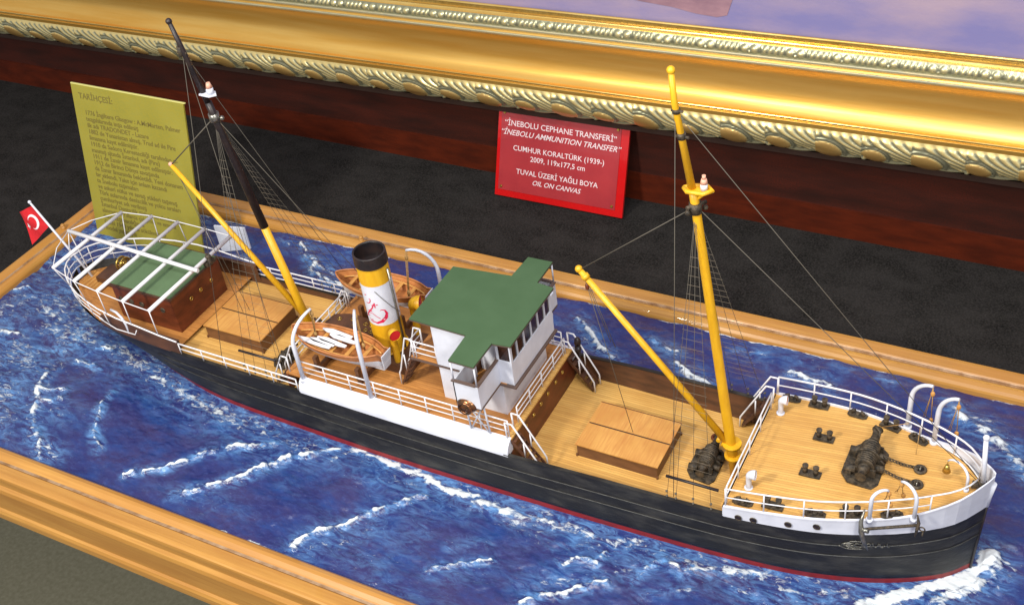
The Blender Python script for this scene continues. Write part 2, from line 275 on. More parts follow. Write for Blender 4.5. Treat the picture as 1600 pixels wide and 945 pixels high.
    stern = np.clip((-4.0-X)/1.0, 0, 1); turq = np.maximum(turq, stern*1.0*np.clip(fbm(X*2.2, Y*2.2, 3, 35)*1.7-.35, 0, 1)); foam = np.maximum(foam, stern*.62*fbm(X*2.4, Y*6, 4, 36))
    micro = (.3+np.clip(turq*1.6, 0, 1.6)); H += .012*(fbm(X*16+2*Y, Y*26, 3, 61)-.5)*micro*k
    far = np.clip((fbm(X*1.1, Y*2.1, 3, 38)-.52)*5, 0, 1); turq = np.maximum(turq, far*.28); foam = np.maximum(foam, far*.12)
    me = bpy.data.meshes.new('sea'); V = np.stack([X, Y, H], -1).reshape(-1, 3)
    idx = np.arange(nx*ny).reshape(nx, ny); q = np.stack([idx[:-1, :-1], idx[1:, :-1], idx[1:, 1:], idx[:-1, 1:]], -1).reshape(-1, 4)
    me.vertices.add(len(V)); me.vertices.foreach_set('co', V.ravel())
    me.loops.add(q.size); me.loops.foreach_set('vertex_index', q.ravel().astype(np.int32))
    me.polygons.add(len(q)); me.polygons.foreach_set('loop_start', np.arange(0, q.size, 4).astype(np.int32)); me.polygons.foreach_set('loop_total', np.full(len(q), 4, np.int32))
    me.polygons.foreach_set('use_smooth', np.ones(len(q), bool)); me.update(calc_edges=True)
    for nm, A in (('foam', foam), ('turq', turq)):
        at = me.attributes.new(nm, 'FLOAT', 'POINT'); at.data.foreach_set('value', A.ravel().astype(np.float32))
    m = bpy.data.materials.new('painted sea'); m.use_nodes = True; nt = m.node_tree; N = nt.nodes; L = nt.links; b = N['Principled BSDF']
    tc = N.new('ShaderNodeTexCoord')
    def noise(sc, det, rg=.6, dist=0):
        mp = N.new('ShaderNodeMapping'); mp.inputs['Scale'].default_value = sc; mp.inputs['Rotation'].default_value = (0, 0, .35); L.new(tc.outputs['Object'], mp.inputs[0])
        n = N.new('ShaderNodeTexNoise'); n.inputs['Scale'].default_value = 1; n.inputs['Detail'].default_value = det; n.inputs['Roughness'].default_value = rg; n.inputs['Distortion'].default_value = dist
        L.new(mp.outputs[0], n.inputs[0]); return n.outputs[0]
    def mr(src, a, bb, c=0, d=1):
        r = N.new('ShaderNodeMapRange'); r.inputs['From Min'].default_value = a; r.inputs['From Max'].default_value = bb; r.inputs['To Min'].default_value = c; r.inputs['To Max'].default_value = d; L.new(src, r.inputs['Value']); return r.outputs[0]
    def mth(op, a, bb):
        x = N.new('ShaderNodeMath'); x.operation = op
        for i, v in enumerate((a, bb)):
            if isinstance(v, (int, float)): x.inputs[i].default_value = v
            else: L.new(v, x.inputs[i])
        return x.outputs[0]
    def mix(f, A, B):
        x = N.new('ShaderNodeMix'); x.data_type = 'RGBA'; L.new(f, x.inputs[0])
        for s, v in ((6, A), (7, B)):
            if isinstance(v, tuple): x.inputs[s].default_value = v+(1,)
            else: L.new(v, x.inputs[s])
        return x.outputs[2]
    fa = N.new('ShaderNodeAttribute'); fa.attribute_name = 'foam'; ta = N.new('ShaderNodeAttribute'); ta.attribute_name = 'turq'
    col = mix(mr(noise((.8, 1.6, 1), 4), .35, .66), lin((28, 38, 96)), lin((54, 48, 92)))
    col = mix(mr(noise((2.2, 4, 1), 5, .65), .45, .72), col, lin((26, 58, 120)))
    col = mix(mr(noise((11, 22, 1), 5, .75), .5, .85), col, lin((60, 74, 128)))
    col = mix(mr(noise((9, 20, 1), 5, .75), .56, .8), col, lin((30, 36, 78)))
    tq = mth('MULTIPLY', ta.outputs['Fac'], mr(noise((4.5, 12, 1), 9, .75, 1.2), .43, .64))
    col = mix(mth('MINIMUM', mth('MULTIPLY', tq, 1.0), .8), col, lin((104, 156, 212)))
    fn = noise((9, 20, 1), 9, .75, .9)
    ff = mth('ADD', fa.outputs['Fac'], mth('MULTIPLY', mth('SUBTRACT', fn, .5), 2.5))
    fmask = mr(ff, .46, .86)
    col = mix(fmask, col, lin((212, 219, 224)))
    # flecks
    fl = mr(noise((24, 50, 1), 4, .65), .66, .74); col = mix(mth('MULTIPLY', fl, mr(ta.outputs['Fac'], 0, .4, .05, .8)), col, lin((206, 214, 226)))
    L.new(col, b.inputs['Base Color']); b.inputs['Roughness'].default_value = .3; b.inputs['Specular IOR Level'].default_value = .5
    L.new(mr(fmask, 0, 1, .16, .5), b.inputs['Roughness'])
    bp = N.new('ShaderNodeBump'); bp.inputs['Strength'].default_value = .5; bp.inputs['Distance'].default_value = .02
    hh = mth('ADD', noise((9, 15, 1), 7, .7), mth('MULTIPLY', fmask, .6)); L.new(hh, bp.inputs['Height']); L.new(bp.outputs[0], b.inputs['Normal'])
    me.materials.append(m); o = bpy.data.objects.new('sea', me); C.objects.link(o); tag(o, kind='structure')
sea()
# ---------------------------------------------------------------- wooden case frame round the sea
PROF = [(-.004, -.08), (-.004, .03), (.006, .052), (.03, .078), (.07, .093), (.105, .088), (.14, .066), (.158, .05), (.165, .05), (.168, .056), (.182, .056), (.186, .062), (.20, .074), (.30, .088), (.335, .086), (.348, .074), (.352, .05),
        (.352, .02), (.345, .0), (.345, -.06), (.375, -.10), (.385, -.15), (.36, -.2), (.35, -.21), (.35, -.50), (.37, -.52), (.385, -.56), (.385, -.64)]
cf = empty('wooden_display_frame', (0, 0, -.65), 'long golden oak frame surrounding the blue modelled sea and the ship', 'frame')
def rail(axis, pos, sgn, a, b, matn, scale=1.0):
    g0, g1 = 7, 10
    def pt(t, o, z):
        o = o*scale
        return (t, pos+sgn*o, z+.65) if axis == 'x' else (pos+sgn*o, t, z+.65)
    def ends(o): return (a-o*scale*1.0, b+o*scale*1.0)
    def seg(pr, close):
        rows = []
        e = [(ends(o)) for o, z in pr]
        rows.append([pt(e[i][0], *pr[i]) for i in range(len(pr))]); rows.append([pt(e[i][1], *pr[i]) for i in range(len(pr))])
        return rows
    main = MB(); main.grid(seg(PROF, 0), smooth=False)
    o = main.build('rail', matn, cf)
    pr = [(x, z+.0025) for x, z in PROF[g0:g1+1]]
    pr = [(PROF[7][0]-.006, PROF[7][1]+.006)]+[(x, z+.004) for x, z in PROF[8:11]]+[(PROF[11][0]+.002, PROF[11][1]+.004)]
    MB().grid(seg(pr, 0), smooth=False).build('groove_line', 'groove', o)
rail('x', YB, 1, XL, XR, 'casewood', 1.0)
rail('x', YF, -1, XL, XR, 'casewood', 1.0)
rail('y', XL, -1, YF, YB, 'casewoodside', .85)
rail('y', XR, 1, YF, YB, 'casewoodside', 1.0)
for (px, py) in ((-6.62, 1.13), (-2.59, 2.19)):
    MB().cyl((px, py, .70), (px, py, .77), .034, 12, .03).ball((px, py, .775), .031).build('corner_peg', 'casewood', cf)
# ---------------------------------------------------------------- gilt picture frame on the wall
T = .014
pf = empty('gilt_picture_frame', (0, 4.9, .6), 'heavy carved gilt frame with leaf border around a violet painting', 'picture frame')
X0, X1 = -17.0, 9.0
def strip(prof, name, m, smooth=True):
    rows = [[(x, y-4.9, z-.6+T*x*1.0) for y, z in prof] for x in (X0, X1)]
    return MB().grid(rows, smooth=False).build(name, m, pf)
def zc(zz47, y): return zz47-.66*(y-4.7)-.02
def P(lst): return [(y, zc(z, y)) for y, z in lst]
def arc(ps, n=10):
    out = []
    for i in range(len(ps)-1):
        for k in range(n):
            t = k/n; xs = list(range(len(ps)))
            out.append((sinterp([(j, p[0]) for j, p in enumerate(ps)], i+t), sinterp([(j, p[1]) for j, p in enumerate(ps)], i+t)))
    out.append(ps[-1]); return out
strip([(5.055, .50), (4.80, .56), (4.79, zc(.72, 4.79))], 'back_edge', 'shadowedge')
strip(arc(P([(4.700, 1.035), (4.690, 1.06), (4.685, 1.085), (4.695, 1.10)]), 4), 'lower_fillet', 'goldleaf')
strip(arc(P([(4.695, 1.10), (4.66, 1.118), (4.665, 1.14), (4.70, 1.155)]), 4), 'ledge', 'goldpale')
strip(arc(P([(4.70, 1.155), (4.735, 1.19), (4.80, 1.30), (4.845, 1.45), (4.855, 1.58), (4.84, 1.69), (4.80, 1.765)]), 8), 'cove', 'goldleaf')
strip(arc(P([(4.80, 1.765), (4.77, 1.775), (4.77, 1.80), (4.79, 1.812)]), 3), 'silver_fillet', 'verdigris')
strip(arc(P([(4.79, 1.812), (4.80, 1.83), (4.81, 1.845)]), 3), 'gold_step', 'goldleaf')
strip(arc(P([(4.81, 1.845), (4.785, 1.855), (4.785, 1.88), (4.81, 1.90)]), 3), 'upper_silver_fillet', 'verdigris')
strip(arc(P([(4.83, 2.035), (4.845, 2.05), (4.87, 2.09), (4.86, 2.13), (4.85, 2.16), (4.87, 2.19), (4.92, 2.20)]), 4), 'inner_cove', 'goldpale')
def relief(name, y0, z0, y1, z1, bulge, period, fn, rows, dx, amp):
    nx = int((X1-X0)/dx); xs = np.linspace(X0, X1, nx); vs_ = np.linspace(0, 1, rows)
    X, Vv = np.meshgrid(xs, vs_, indexing='ij'); h, c = fn((X/period)+.10*(fbm(X*.9, Vv*0+3, 2, 210)-.5), Vv+.10*(fbm(X*2.3, Vv*2, 2, 211)-.5)*np.sin(np.pi*Vv), X); h = h*(.75+.5*fbm(X*2, Vv*3, 2, 212))
    yy = y0+(y1-y0)*Vv-bulge*np.sin(np.pi*Vv)-amp*h; zz = z0+(z1-z0)*Vv+T*X+(-.35*amp*h)*(1-Vv)
    V = np.stack([X, yy-4.9, zz-.6], -1).reshape(-1, 3); idx = np.arange(nx*rows).reshape(nx, rows)
    q = np.stack([idx[:-1, :-1], idx[1:, :-1], idx[1:, 1:], idx[:-1, 1:]], -1).reshape(-1, 4)
    me = bpy.data.meshes.new(name); me.from_pydata(V.tolist(), [], q.tolist()); me.polygons.foreach_set('use_smooth', [True]*len(q)); me.update()
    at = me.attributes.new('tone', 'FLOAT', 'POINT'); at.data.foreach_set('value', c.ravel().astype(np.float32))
    m = bpy.data.materials.new(name+' gilding'); m.use_nodes = True; nt = m.node_tree; N = nt.nodes; L = nt.links; b = N['Principled BSDF']
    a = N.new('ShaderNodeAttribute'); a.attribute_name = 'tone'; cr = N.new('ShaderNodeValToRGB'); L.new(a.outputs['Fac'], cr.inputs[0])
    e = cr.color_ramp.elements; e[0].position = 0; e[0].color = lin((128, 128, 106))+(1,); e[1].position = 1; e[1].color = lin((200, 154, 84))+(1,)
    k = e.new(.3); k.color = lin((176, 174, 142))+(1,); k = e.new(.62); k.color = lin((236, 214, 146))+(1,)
    L.new(cr.outputs[0], b.inputs['Base Color']); b.inputs['Metallic'].default_value = .6; b.inputs['Roughness'].default_value = .33
    me.materials.append(m); o = bpy.data.objects.new(name, me); C.objects.link(o); o.parent = pf
def leaf(u, v, X):
    k = np.floor(u); f = u-k; big = (k.astype(int) % 2 == 0)
    cx = .25; rx = np.where(big, .33, .25); rz = np.where(big, .33, .25)
    e = ((f-cx)/rx)**2+((v-.30+.25*(f-cx))/rz)**2
    egg = np.sqrt(np.clip(1-e, 0, 1))
    ring = np.exp(-((np.sqrt(e)-1.18)/.13)**2)*(v > .12)
    g = (f-.35)+.75*(v-.3)**1.0-.22*np.cos(v*4)+.05*np.sin(X*3.1)   # slanted leaves
    ridges = np.abs(np.sin(np.pi*(g*4.6)))**.55
    w_ = np.clip((np.sqrt(e)-1.35)*4, 0, 1)
    body = (.35+.65*np.sin(np.pi*np.clip(v*.95+.02, 0, 1)))
    low = np.exp(-((v-.10-.06*np.sin(f*6.3+1))/.07)**2)*.6
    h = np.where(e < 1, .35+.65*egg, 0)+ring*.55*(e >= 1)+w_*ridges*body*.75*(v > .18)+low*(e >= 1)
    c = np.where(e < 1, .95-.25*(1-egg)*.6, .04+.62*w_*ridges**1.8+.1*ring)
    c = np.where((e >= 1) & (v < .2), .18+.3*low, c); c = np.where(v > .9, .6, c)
    h = h*np.clip((1-v)*7, 0, 1)
    return h, np.clip(c, 0, 1)
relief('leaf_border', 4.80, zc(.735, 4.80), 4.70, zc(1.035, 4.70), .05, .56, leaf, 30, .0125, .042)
def beads(u, v, X):
    k = u-np.floor(u)
    fl = (k < .5); ridge = np.abs(np.sin(np.pi*(k/.5*4-.5*v)))**.8
    e = ((k-.64)/.09)**2+((v-.5)/.38)**2; e2 = ((k-.86)/.09)**2+((v-.5)/.38)**2; e3 = ((k-.75)/.035)**2+((v-.25)/.15)**2
    b_ = np.sqrt(np.clip(1-e, 0, 1))+np.sqrt(np.clip(1-e2, 0, 1))+np.sqrt(np.clip(1-e3, 0, 1))
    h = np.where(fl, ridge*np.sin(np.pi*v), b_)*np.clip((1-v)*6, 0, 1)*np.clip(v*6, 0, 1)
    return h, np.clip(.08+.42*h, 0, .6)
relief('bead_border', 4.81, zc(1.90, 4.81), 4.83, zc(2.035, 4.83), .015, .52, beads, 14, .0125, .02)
cm = mat('violet canvas', (166, 146, 164), (124, 120, 168), .55, nscale=(.55, .5, 1.6), detail=5, bump=.2, bscale=(30, 30, 30), spec=.3)
M['canvas'] = cm
M['rockpaint'] = mat('mauve brush stroke', (160, 124, 134), (136, 104, 118), .6, nscale=(3, 3, 6), spec=.3)
cv = MB().add([(X0, .04, 1.42+T*X0), (X1, .04, 1.42+T*X1), (X1, .04, 5+T*X1), (X0, .04, 5+T*X0)], [(0, 1, 2, 3)]).build('canvas', 'canvas', pf)
sh = [(-.35, 1.73), (.05, 1.66), (.45, 1.63), (.75, 1.58), (1.0, 1.565), (1.12, 1.60), (1.2, 1.85), (1.2, 2.6), (-.6, 2.6)]
MB().add([(x, .033, z) for x, z in sh]+[(x, .039, z) for x, z in sh], [tuple(range(9)), tuple(range(17, 8, -1))]).build('painted_rock', 'rockpaint', cv)
# ---------------------------------------------------------------- text helper
def text(body, size, m, parent, origin, ux, uy, shear=0, align='CENTER', off=0, name='lettering', thick=.0008):
    cu = bpy.data.curves.new(name, 'FONT'); cu.body = body; cu.size = size; cu.align_x = align; cu.shear = shear; cu.extrude = thick; cu.offset = off; cu.resolution_u = 3
    to = bpy.data.objects.new('tmp', cu); C.objects.link(to)
    bpy.context.view_layer.update()
    me = bpy.data.meshes.new_from_object(to.evaluated_get(bpy.context.evaluated_depsgraph_get())); bpy.data.objects.remove(to)
    ux = Vector(ux).normalized(); uy = Vector(uy).normalized(); uz = ux.cross(uy)
    for v in me.vertices:
        c = v.co.copy(); v.co = Vector(origin)+ux*c.x+uy*c.y+uz*c.z
    me.name = name; me.materials.clear(); me.materials.append(M[m]); o = bpy.data.objects.new(name, me); C.objects.link(o)
    if parent: o.parent = parent
    return o
# red plaque leaning on the wall
pq = empty('caption_plaque', (-1.1, 4.55, -.65), 'red acrylic caption plaque with white lettering leaning under the gilt frame', 'sign')
d = Vector((0, .38, 1)).normalized(); nrm = Vector((0, -1, .38)).normalized(); xr = Vector((1, 0, .006)).normalized()
def slab(w0, w1, h0, h1, t0, t1):
    b = MB(); vs = []
    for t_ in (t0, t1):
        for (a, h) in ((w0, h0), (w1, h0), (w1, h1), (w0, h1)): vs.append(xr*a+d*h+nrm*t_)
    return b.add(vs, [(3, 2, 1, 0), (4, 5, 6, 7), (0, 1, 5, 4), (1, 2, 6, 5), (2, 3, 7, 6), (3, 0, 4, 7)])
slab(-.965, .935, .015, 1.225, 0, .04).build('backing', 'plaqueedge', pq)
slab(-.915, .825, .105, 1.215, .041, .048).build('face', 'plaque', pq)
for (s_, hh, body, sh_) in ((.128, 1.00, '\u201c\u0130NEBOLU CEPHANE TRANSFER\u0130\u201d', 0), (.124, .875, '\u201c\u0130NEBOLU AMMUNITION TRANSFER\u201d', .3), (.118, .675, 'CUMHUR KORALT\u00dcRK (1939-)', 0), (.118, .555, '2009, 119x177,5 cm', 0), (.118, .36, 'TUVAL \u00dcZER\u0130 YA\u011eLI BOYA', 0), (.112, .24, 'OIL ON CANVAS', .3)):
    text(body, s_*.84, 'plaqueink', pq, xr*-.045+d*hh+nrm*.0495, xr, d, shear=sh_, off=.0006)
for a, h in ((-.87, 1.165), (.78, 1.165), (-.87, .15), (.78, .15)):
    p = xr*a+d*h; MB().cyl(p+nrm*.048, p+nrm*.062, .022, 8, .016).build('corner_screw', 'brass', pq)
# mustard information card standing in the sea behind the stern
yc = empty('information_card', (-5.25, 1.25, 0), 'mustard yellow information card standing upright behind the ship\'s stern', 'card')
d = Vector((0, .235, 1)).normalized(); nrm = Vector((0, -1, .235)).normalized(); xr = Vector((1, 0, .0))
slab(-.905, .905, 0, 2.03, -.02, 0).build('panel', 'card', yc)
slab(-.905, .93, 2.031, 2.045, -.02, .001).build('top_edge', 'cardedge', yc)
MB().add([(.98, .25, .0), (1.3, .42, .0), (1.3, .42, .32), (.98, .25, .40), (.98, .27, .0), (1.3, .44, .0), (1.3, .44, .32), (.98, .27, .40)], [(0, 1, 2, 3), (7, 6, 5, 4), (0, 4, 5, 1), (1, 5, 6, 2), (2, 6, 7, 3), (3, 7, 4, 0)]).build('rear_support', 'white', yc)
text('TAR\u0130H\u00c7ES\u0130:', .105, 'ink', yc, xr*-.80+d*1.86+nrm*.002, xr, d, align='LEFT', off=.001)
lines = ['1776 \u0130ngiltere Glasgow : A.McMarten, Palmer', 'tezgahlar\u0131nda in\u015fa edilmi\u015f', 'ilk ad\u0131 TRADONDET - Lazare', '1882 de Yunanistan alm\u0131\u015f, Trud ad ile Pire', 'liman\u0131na kay\u0131t edilmi\u015ftir.', '1910 da Sadoro Kerestecili\u011fi taraf\u0131ndan al-', 'm\u0131nm\u0131\u015f alt\u0131nda \u0130stanbul, ad\u0131 (Pire)', '1911 de \u0130zmir liman\u0131na kay\u0131t edilmi\u015ftir.', '1912 de Birinci D\u00fcnya sava\u015f\u0131nda', 'da \u0130zmir liman\u0131nda bekletildi. Yeni donan\u0131m', 'lar eklendi. Yak\u0131t i\u00e7in anlam kazand\u0131', 'ta \u0130nebolu ta\u015f\u0131malar\u0131', 've askeri n\u00fcfus ve sava\u015f y\u00fckleri ta\u015f\u0131m\u0131\u015f', 'T\u00fcrk sular\u0131nda denizcilik ve yolcu s\u0131ralar\u0131', 'cumhuriyet ad\u0131 verilmi\u015f', '\u0130stanbul Denizcilik \u015firketi taraf\u0131ndan sat\u0131n', 'al\u0131nm\u0131\u015ft\u0131r. Y\u0131llarca \u00e7al\u0131\u015fm\u0131\u015f ve emekli', 'deniz ta\u015f\u0131mac\u0131l\u0131\u011f\u0131nda', 'Gemi 1940 y\u0131l\u0131nda s\u00f6k\u00fclm\u00fc\u015ft\u00fcr.', 'model yap\u0131m y\u0131l\u0131']
for i, b_ in enumerate(lines):
    text(b_, .083, 'ink', yc, xr*-.74+d*(1.66-i*.081)+nrm*.002, xr, d, align='LEFT', off=.0009)
# ================================================================ SHIP
ship = empty('ship_model', (0, 0, 0), 'model steamship with black hull, yellow masts and funnel and green bridge roof', 'ship')
YW = [(-4.35, .0), (-4.1, .10), (-3.7, .28), (-3.3, .45), (-2.75, .62), (-2.2, .70), (-.8, .75), (0, .757), (1.0, .74), (1.98, .72), (2.88, .68), (3.58, .62), (4.06, .52), (4.44, .385), (4.8, .18), (4.96, .008)]
YD = [(-5.0, .02), (-4.93, .17), (-4.8, .30), (-4.55, .46), (-4.2, .585), (-3.8, .66), (-3.3, .695), (-2.85, .71), (-1.5, .72), (0, .745), (1.4, .742), (2.2, .73), (2.9, .715), (3.4, .69), (3.8, .645), (4.1, .57), (4.36, .475), (4.6, .365), (4.8, .225), (4.96, .012)]
ZT = [(-5.0, .66), (-4.6, .60), (-4.2, .57), (-3.4, .565), (-2.85, .565), (-1.5, .555), (0, .56), (1.0, .565), (1.8, .59), (2.9, .605), (3.09, .61), (3.8, .66), (4.36, .70), (4.6, .735), (4.8, .765), (4.96, .80)]
def xsh(x, z): return x+.05*max(0, z)*max(0, min(1, (x-4.2)/.76))
def hull_y(x, z):
    zt = sinterp(ZT, x); zb = -.12 if x > -4.3 else -.12+(-4.3-x)/.7*.62
    t = max(0, min(1.4, (z-zb)/(zt-zb))); yw = sinterp(YW, x) if x > -4.35 else 0; yd = sinterp(YD, x)
    p = interp([(-5, .55), (-4.3, .6), (-3.3, .75), (-2.2, .9), (0, 1), (3, 1), (4, 1.2), (4.96, 1.3)], x)
    if t <= 1: return yw+(yd-yw)*t**p
    return yd+(yd-yw)*p*(t-1)*zt*.9
XS = [-5.0, -4.97, -4.93, -4.87, -4.8, -4.7, -4.6]+[round(-4.5+.1*i, 3) for i in range(90)]+[4.5, 4.6, 4.7, 4.78, 4.85, 4.9, 4.93, 4.96]
def hull_part(fa, fb, n, xs=XS, off=0.0, cap=None):
    b = MB()
    for sg in (-1, 1):
        rows = []
        for x in xs:
            za, zb = fa(x), fb(x); r = []
            for k in range(n+1):
                z = za+(zb-za)*k/n; r.append((xsh(x, z), sg*(hull_y(x, z)+off), z))
            rows.append(r if sg > 0 else r[::-1])
        b.grid(rows)
    return b
zb_ = lambda x: -.12 if x > -4.3 else -.12+(-4.3-x)/.7*.62
zr_ = lambda x: max(zb_(x)+.001, .062)
def skin(fa, fb, n, open_bottom):
    rows = []
    for x in XS:
        za, zb2 = fa(x), fb(x); half = []
        for k in range(n+1):
            z = zb2+(za-zb2)*k/n; half.append((xsh(x, z), hull_y(x, z), z))
        rows.append(half+[(p[0], -p[1], p[2]) for p in reversed(half)])
    return MB().grid(rows)
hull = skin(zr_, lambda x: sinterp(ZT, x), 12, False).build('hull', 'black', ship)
skin(zb_, lambda x: zr_(x)-.0005, 2, False).build('boot_stripe', 'redboot', hull)
for k, zz in enumerate(((.43), (.30))):
    for sg in (-1, 1):
        pts = []
        for x in [v for v in XS if v > -3.4]:
            z = zz+(sinterp(ZT, x)-.6)*(.9 if k == 0 else .7); pts.append((xsh(x, z), sg*(hull_y(x, z)+.002), z))
        MB().tube(pts, .006, 5).build('strake_line', 'hullline', hull)
# bulwark cap and brown inner bulwarks of both well decks
def bul(xa, xb, zlo, name, m, capm='black', h=None, th=.022, outer=None, ytop=None):
    xs = [xa+(xb-xa)*i/24 for i in range(25)]
    for sg in (-1, 1):
        rows = []; rc = []; ro = []
        for x in xs:
            zt = h(x) if h else sinterp(ZT, x); yo = ytop(x) if ytop else hull_y(x, zt)
            rows.append([(x, sg*(yo-th), zt+.001), (x, sg*(hull_y(x, zlo)-th), zlo)])
            rc.append([(x, sg*(yo+.006), zt+.002), (x, sg*(yo+.006), zt+.012), (x, sg*(yo-th-.006), zt+.012), (x, sg*(yo-th-.006), zt+.002)])
            if outer: ro.append([(x, sg*(hull_y(x, outer(x))+.001), outer(x)), (x, sg*yo, zt+.002)])
        o = MB().grid(rows, False).build(name, m, ship); MB().grid(rc, False).build('cap_rail', capm, o)
        if outer: MB().grid(ro, False).build('outer_planking', 'brown', o)
bul(1.0, 3.1, .31, 'bulwark', 'brown')
bul(-3.0, -1.3, .48, 'bulwark', 'brown')
POOPY = lambda x: max(.02, hull_y(x, .56)-.0)*1.0
bul(-4.1, -2.87, .50, 'bulwark', 'brown', 'brown', h=lambda x: interp([(-4.1, .64), (-3.7, .72), (-2.87, .72)], x), outer=lambda x: sinterp(ZT, x), ytop=lambda x: hull_y(x, .56)-.02)
# white forecastle strake
zf = lambda x: .717+.12*(x-3.07)
zs = lambda x: zf(x)+.006+.19*max(0, (x-4.35)/.61)**1.5
def fy(x, z): return max(.016, hull_y(x, sinterp(ZT, x))+.012+.03*(z-sinterp(ZT, x))) if x < 4.94 else .018
FX = [x for x in [3.07, 3.15]+XS if x >= 3.07 and x < 4.97]; FX = sorted(set(FX))
for sg in (-1, 1):
    rows = []; rc = []
    for x in FX:
        z0, z1 = sinterp(ZT, x)-.006, zs(x); rows.append([(xsh(x, z0), sg*fy(x, z0), z0), (xsh(x, z1), sg*fy(x, z1), z1)])
        th = .018
        rc.append([(xsh(x, z1), sg*(fy(x, z1)+.004), z1-.004), (xsh(x, z1), sg*(fy(x, z1)+.004), z1+.008), (xsh(x, z1), sg*max(.001, fy(x, z1)-th), z1+.008), (xsh(x, z1), sg*max(.001, fy(x, z1)-th), zf(x)-.01)])
    o = MB().grid(rows, False).build('forecastle_side', 'white', ship); MB().grid(rc, False).build('cap_rail', 'white', o)
    if sg < 0: fcl = o
MB().tube([(4.995, 0, .785), (5.0, 0, .9), (5.012, 0, 1.045)], [.021, .024, .030], 10).build('stem_post', 'white', ship)
MB().box((3.06, -.715, .60), (3.071, .715, .722)).build('end_plate', 'white', ship)
for (x, z) in ((3.20, .64), (3.325, .655), (3.607, .70), (3.83, .735)):
    y = fy(x, z)+.003
    g = MB(); g.tube([(x, -y+.004, z), (x, -y-.004, z)], .026, 14); g.build('porthole', 'mastblack', fcl)
    MB().torus((x, -y-.004, z), .027, .005, 'y', 16, 5).build('porthole_rim', 'iron', fcl)
# stem blade below the strake
MB().tube([(4.965, 0, -.1), (4.985, 0, .4), (5.0, 0, .8)], .014, 6).build('stem_bar', 'mastblack', ship)
# decks
def deckpiece(name, m, xs, zfun, yfun, th=.012):
    b = MB(); rows = []
    for x in xs:
        y = yfun(x); rows.append([(x, y*(k/8-1)*1.0 if k <= 8 else y*(k-8)/8, zfun(x)) for k in range(17)])
    b.grid(rows, False)
    return b.build(name, m, ship)
deckpiece('forecastle_deck', 'deck', [x for x in FX if x < 4.95], zf, lambda x: fy(x, zf(x))-.01)
lin_ = lambda a, b, n: [a+(b-a)*i/n for i in range(n+1)]
deckpiece('well_deck', 'deck', lin_(.98, 3.08, 20), lambda x: .31, lambda x: hull_y(x, .31)-.01)
deckpiece('well_deck', 'deck', lin_(-3.05, -1.2, 16), lambda x: .48, lambda x: hull_y(x, .48)-.01)
deckpiece('poop_deck', 'deckmid', [x for x in XS if -4.97 < x < -2.9], lambda x: .53+.03*max(0, (-3.9-x)), lambda x: max(.01, hull_y(x, .55)-.02))
MB().box((3.045, -.66, .30), (3.059, .66, .70)).build('bulkhead', 'brown', ship)
# forecastle deck edging at its aft end
MB().box((3.045, -.715, .705), (3.082, .715, .722)).build('deck_edge', 'deck', ship)
# mid (boat) deck with rolled white gunwale
MZ = .70
MB().box((-1.5, -.647, MZ-.02), (1.04, .647, MZ)).build('boat_deck', 'deckmid', ship)
for sg in (-1, 1):
    rows = []; b = MB()
    for x in lin_(-1.31, 1.045, 14):
        yo = hull_y(x, .56); r = []
        for k in range(9):
            a = math.pi/2*k/8; r.append((x, sg*(.640+(yo+.004-.640)*math.sin(a)), .556+(.706-.556)*math.cos(a)))
        rows.append(r)
    b.grid(rows)
    for x in (-1.31, 1.045):
        yo = hull_y(x, .56); pr = [(x, sg*(.640+(yo+.004-.640)*math.sin(math.pi/2*k/8)), .556+.15*math.cos(math.pi/2*k/8)) for k in range(9)]+[(x, sg*.64, .556)]
        b.add(pr, [tuple(range(10))])
    b.build('rolled_gunwale', 'white', ship)
bk = MB().box((1.005, -.66, .30), (1.037, .66, .682)).build('bulkhead', 'reddeckhouse', ship)
MB().box((1.0, -.655, .683), (1.052, .655, .704)).build('deck_edge', 'deck', bk)
for y in (-.49, -.36, -.205, -.05, .10, .27, .42):
    MB().torus((1.040, y, .59), .017, .007, 'x', 14, 5).build('porthole_rim', 'brass', bk)
MB().box((-1.5, -.655, .47), (-1.475, .655, .678)).build('bulkhead', 'reddeckhouse', ship)
# plating between deck and gunwale at the mid section end (brown end walls)
for sg in (-1, 1):
    MB().box((1.012, min(sg*.655, sg*.735), .30), (1.03, max(sg*.655, sg*.735), .57)).build('bulkhead', 'brown', ship)
# cargo hatches
def hatch(x0, x1, y, z0, z1, name='cargo_hatch'):
    o = MB().box((x0+.012, -y+.012, z0), (x1-.012, y-.012, z1-.012)).build(name, 'hatchside', ship)
    MB().box((x0, -y, z1-.0115), (x1, y, z1)).build('hatch_cover', 'hatch', o)
    MB().box((x0+.01, -.007, z1+.0005), (x1-.002, .007, z1+.002)).box((x0+.002, y-.016, z1+.0005), (x1-.002, y-.008, z1+.002)).build('seam', 'seam', o)
    for (px, py) in ((x0+.008, -y+.008), (x1-.008, -y+.008), (x1-.008, y-.008)): MB().box((px-.008, py-.008, z0-.005), (px+.008, py+.008, z0+.03)).build('corner_foot', 'hatchside', o)
hatch(1.50, 2.312, .304, .31, .468)
hatch(-2.86, -2.09, .313, .48, .655)
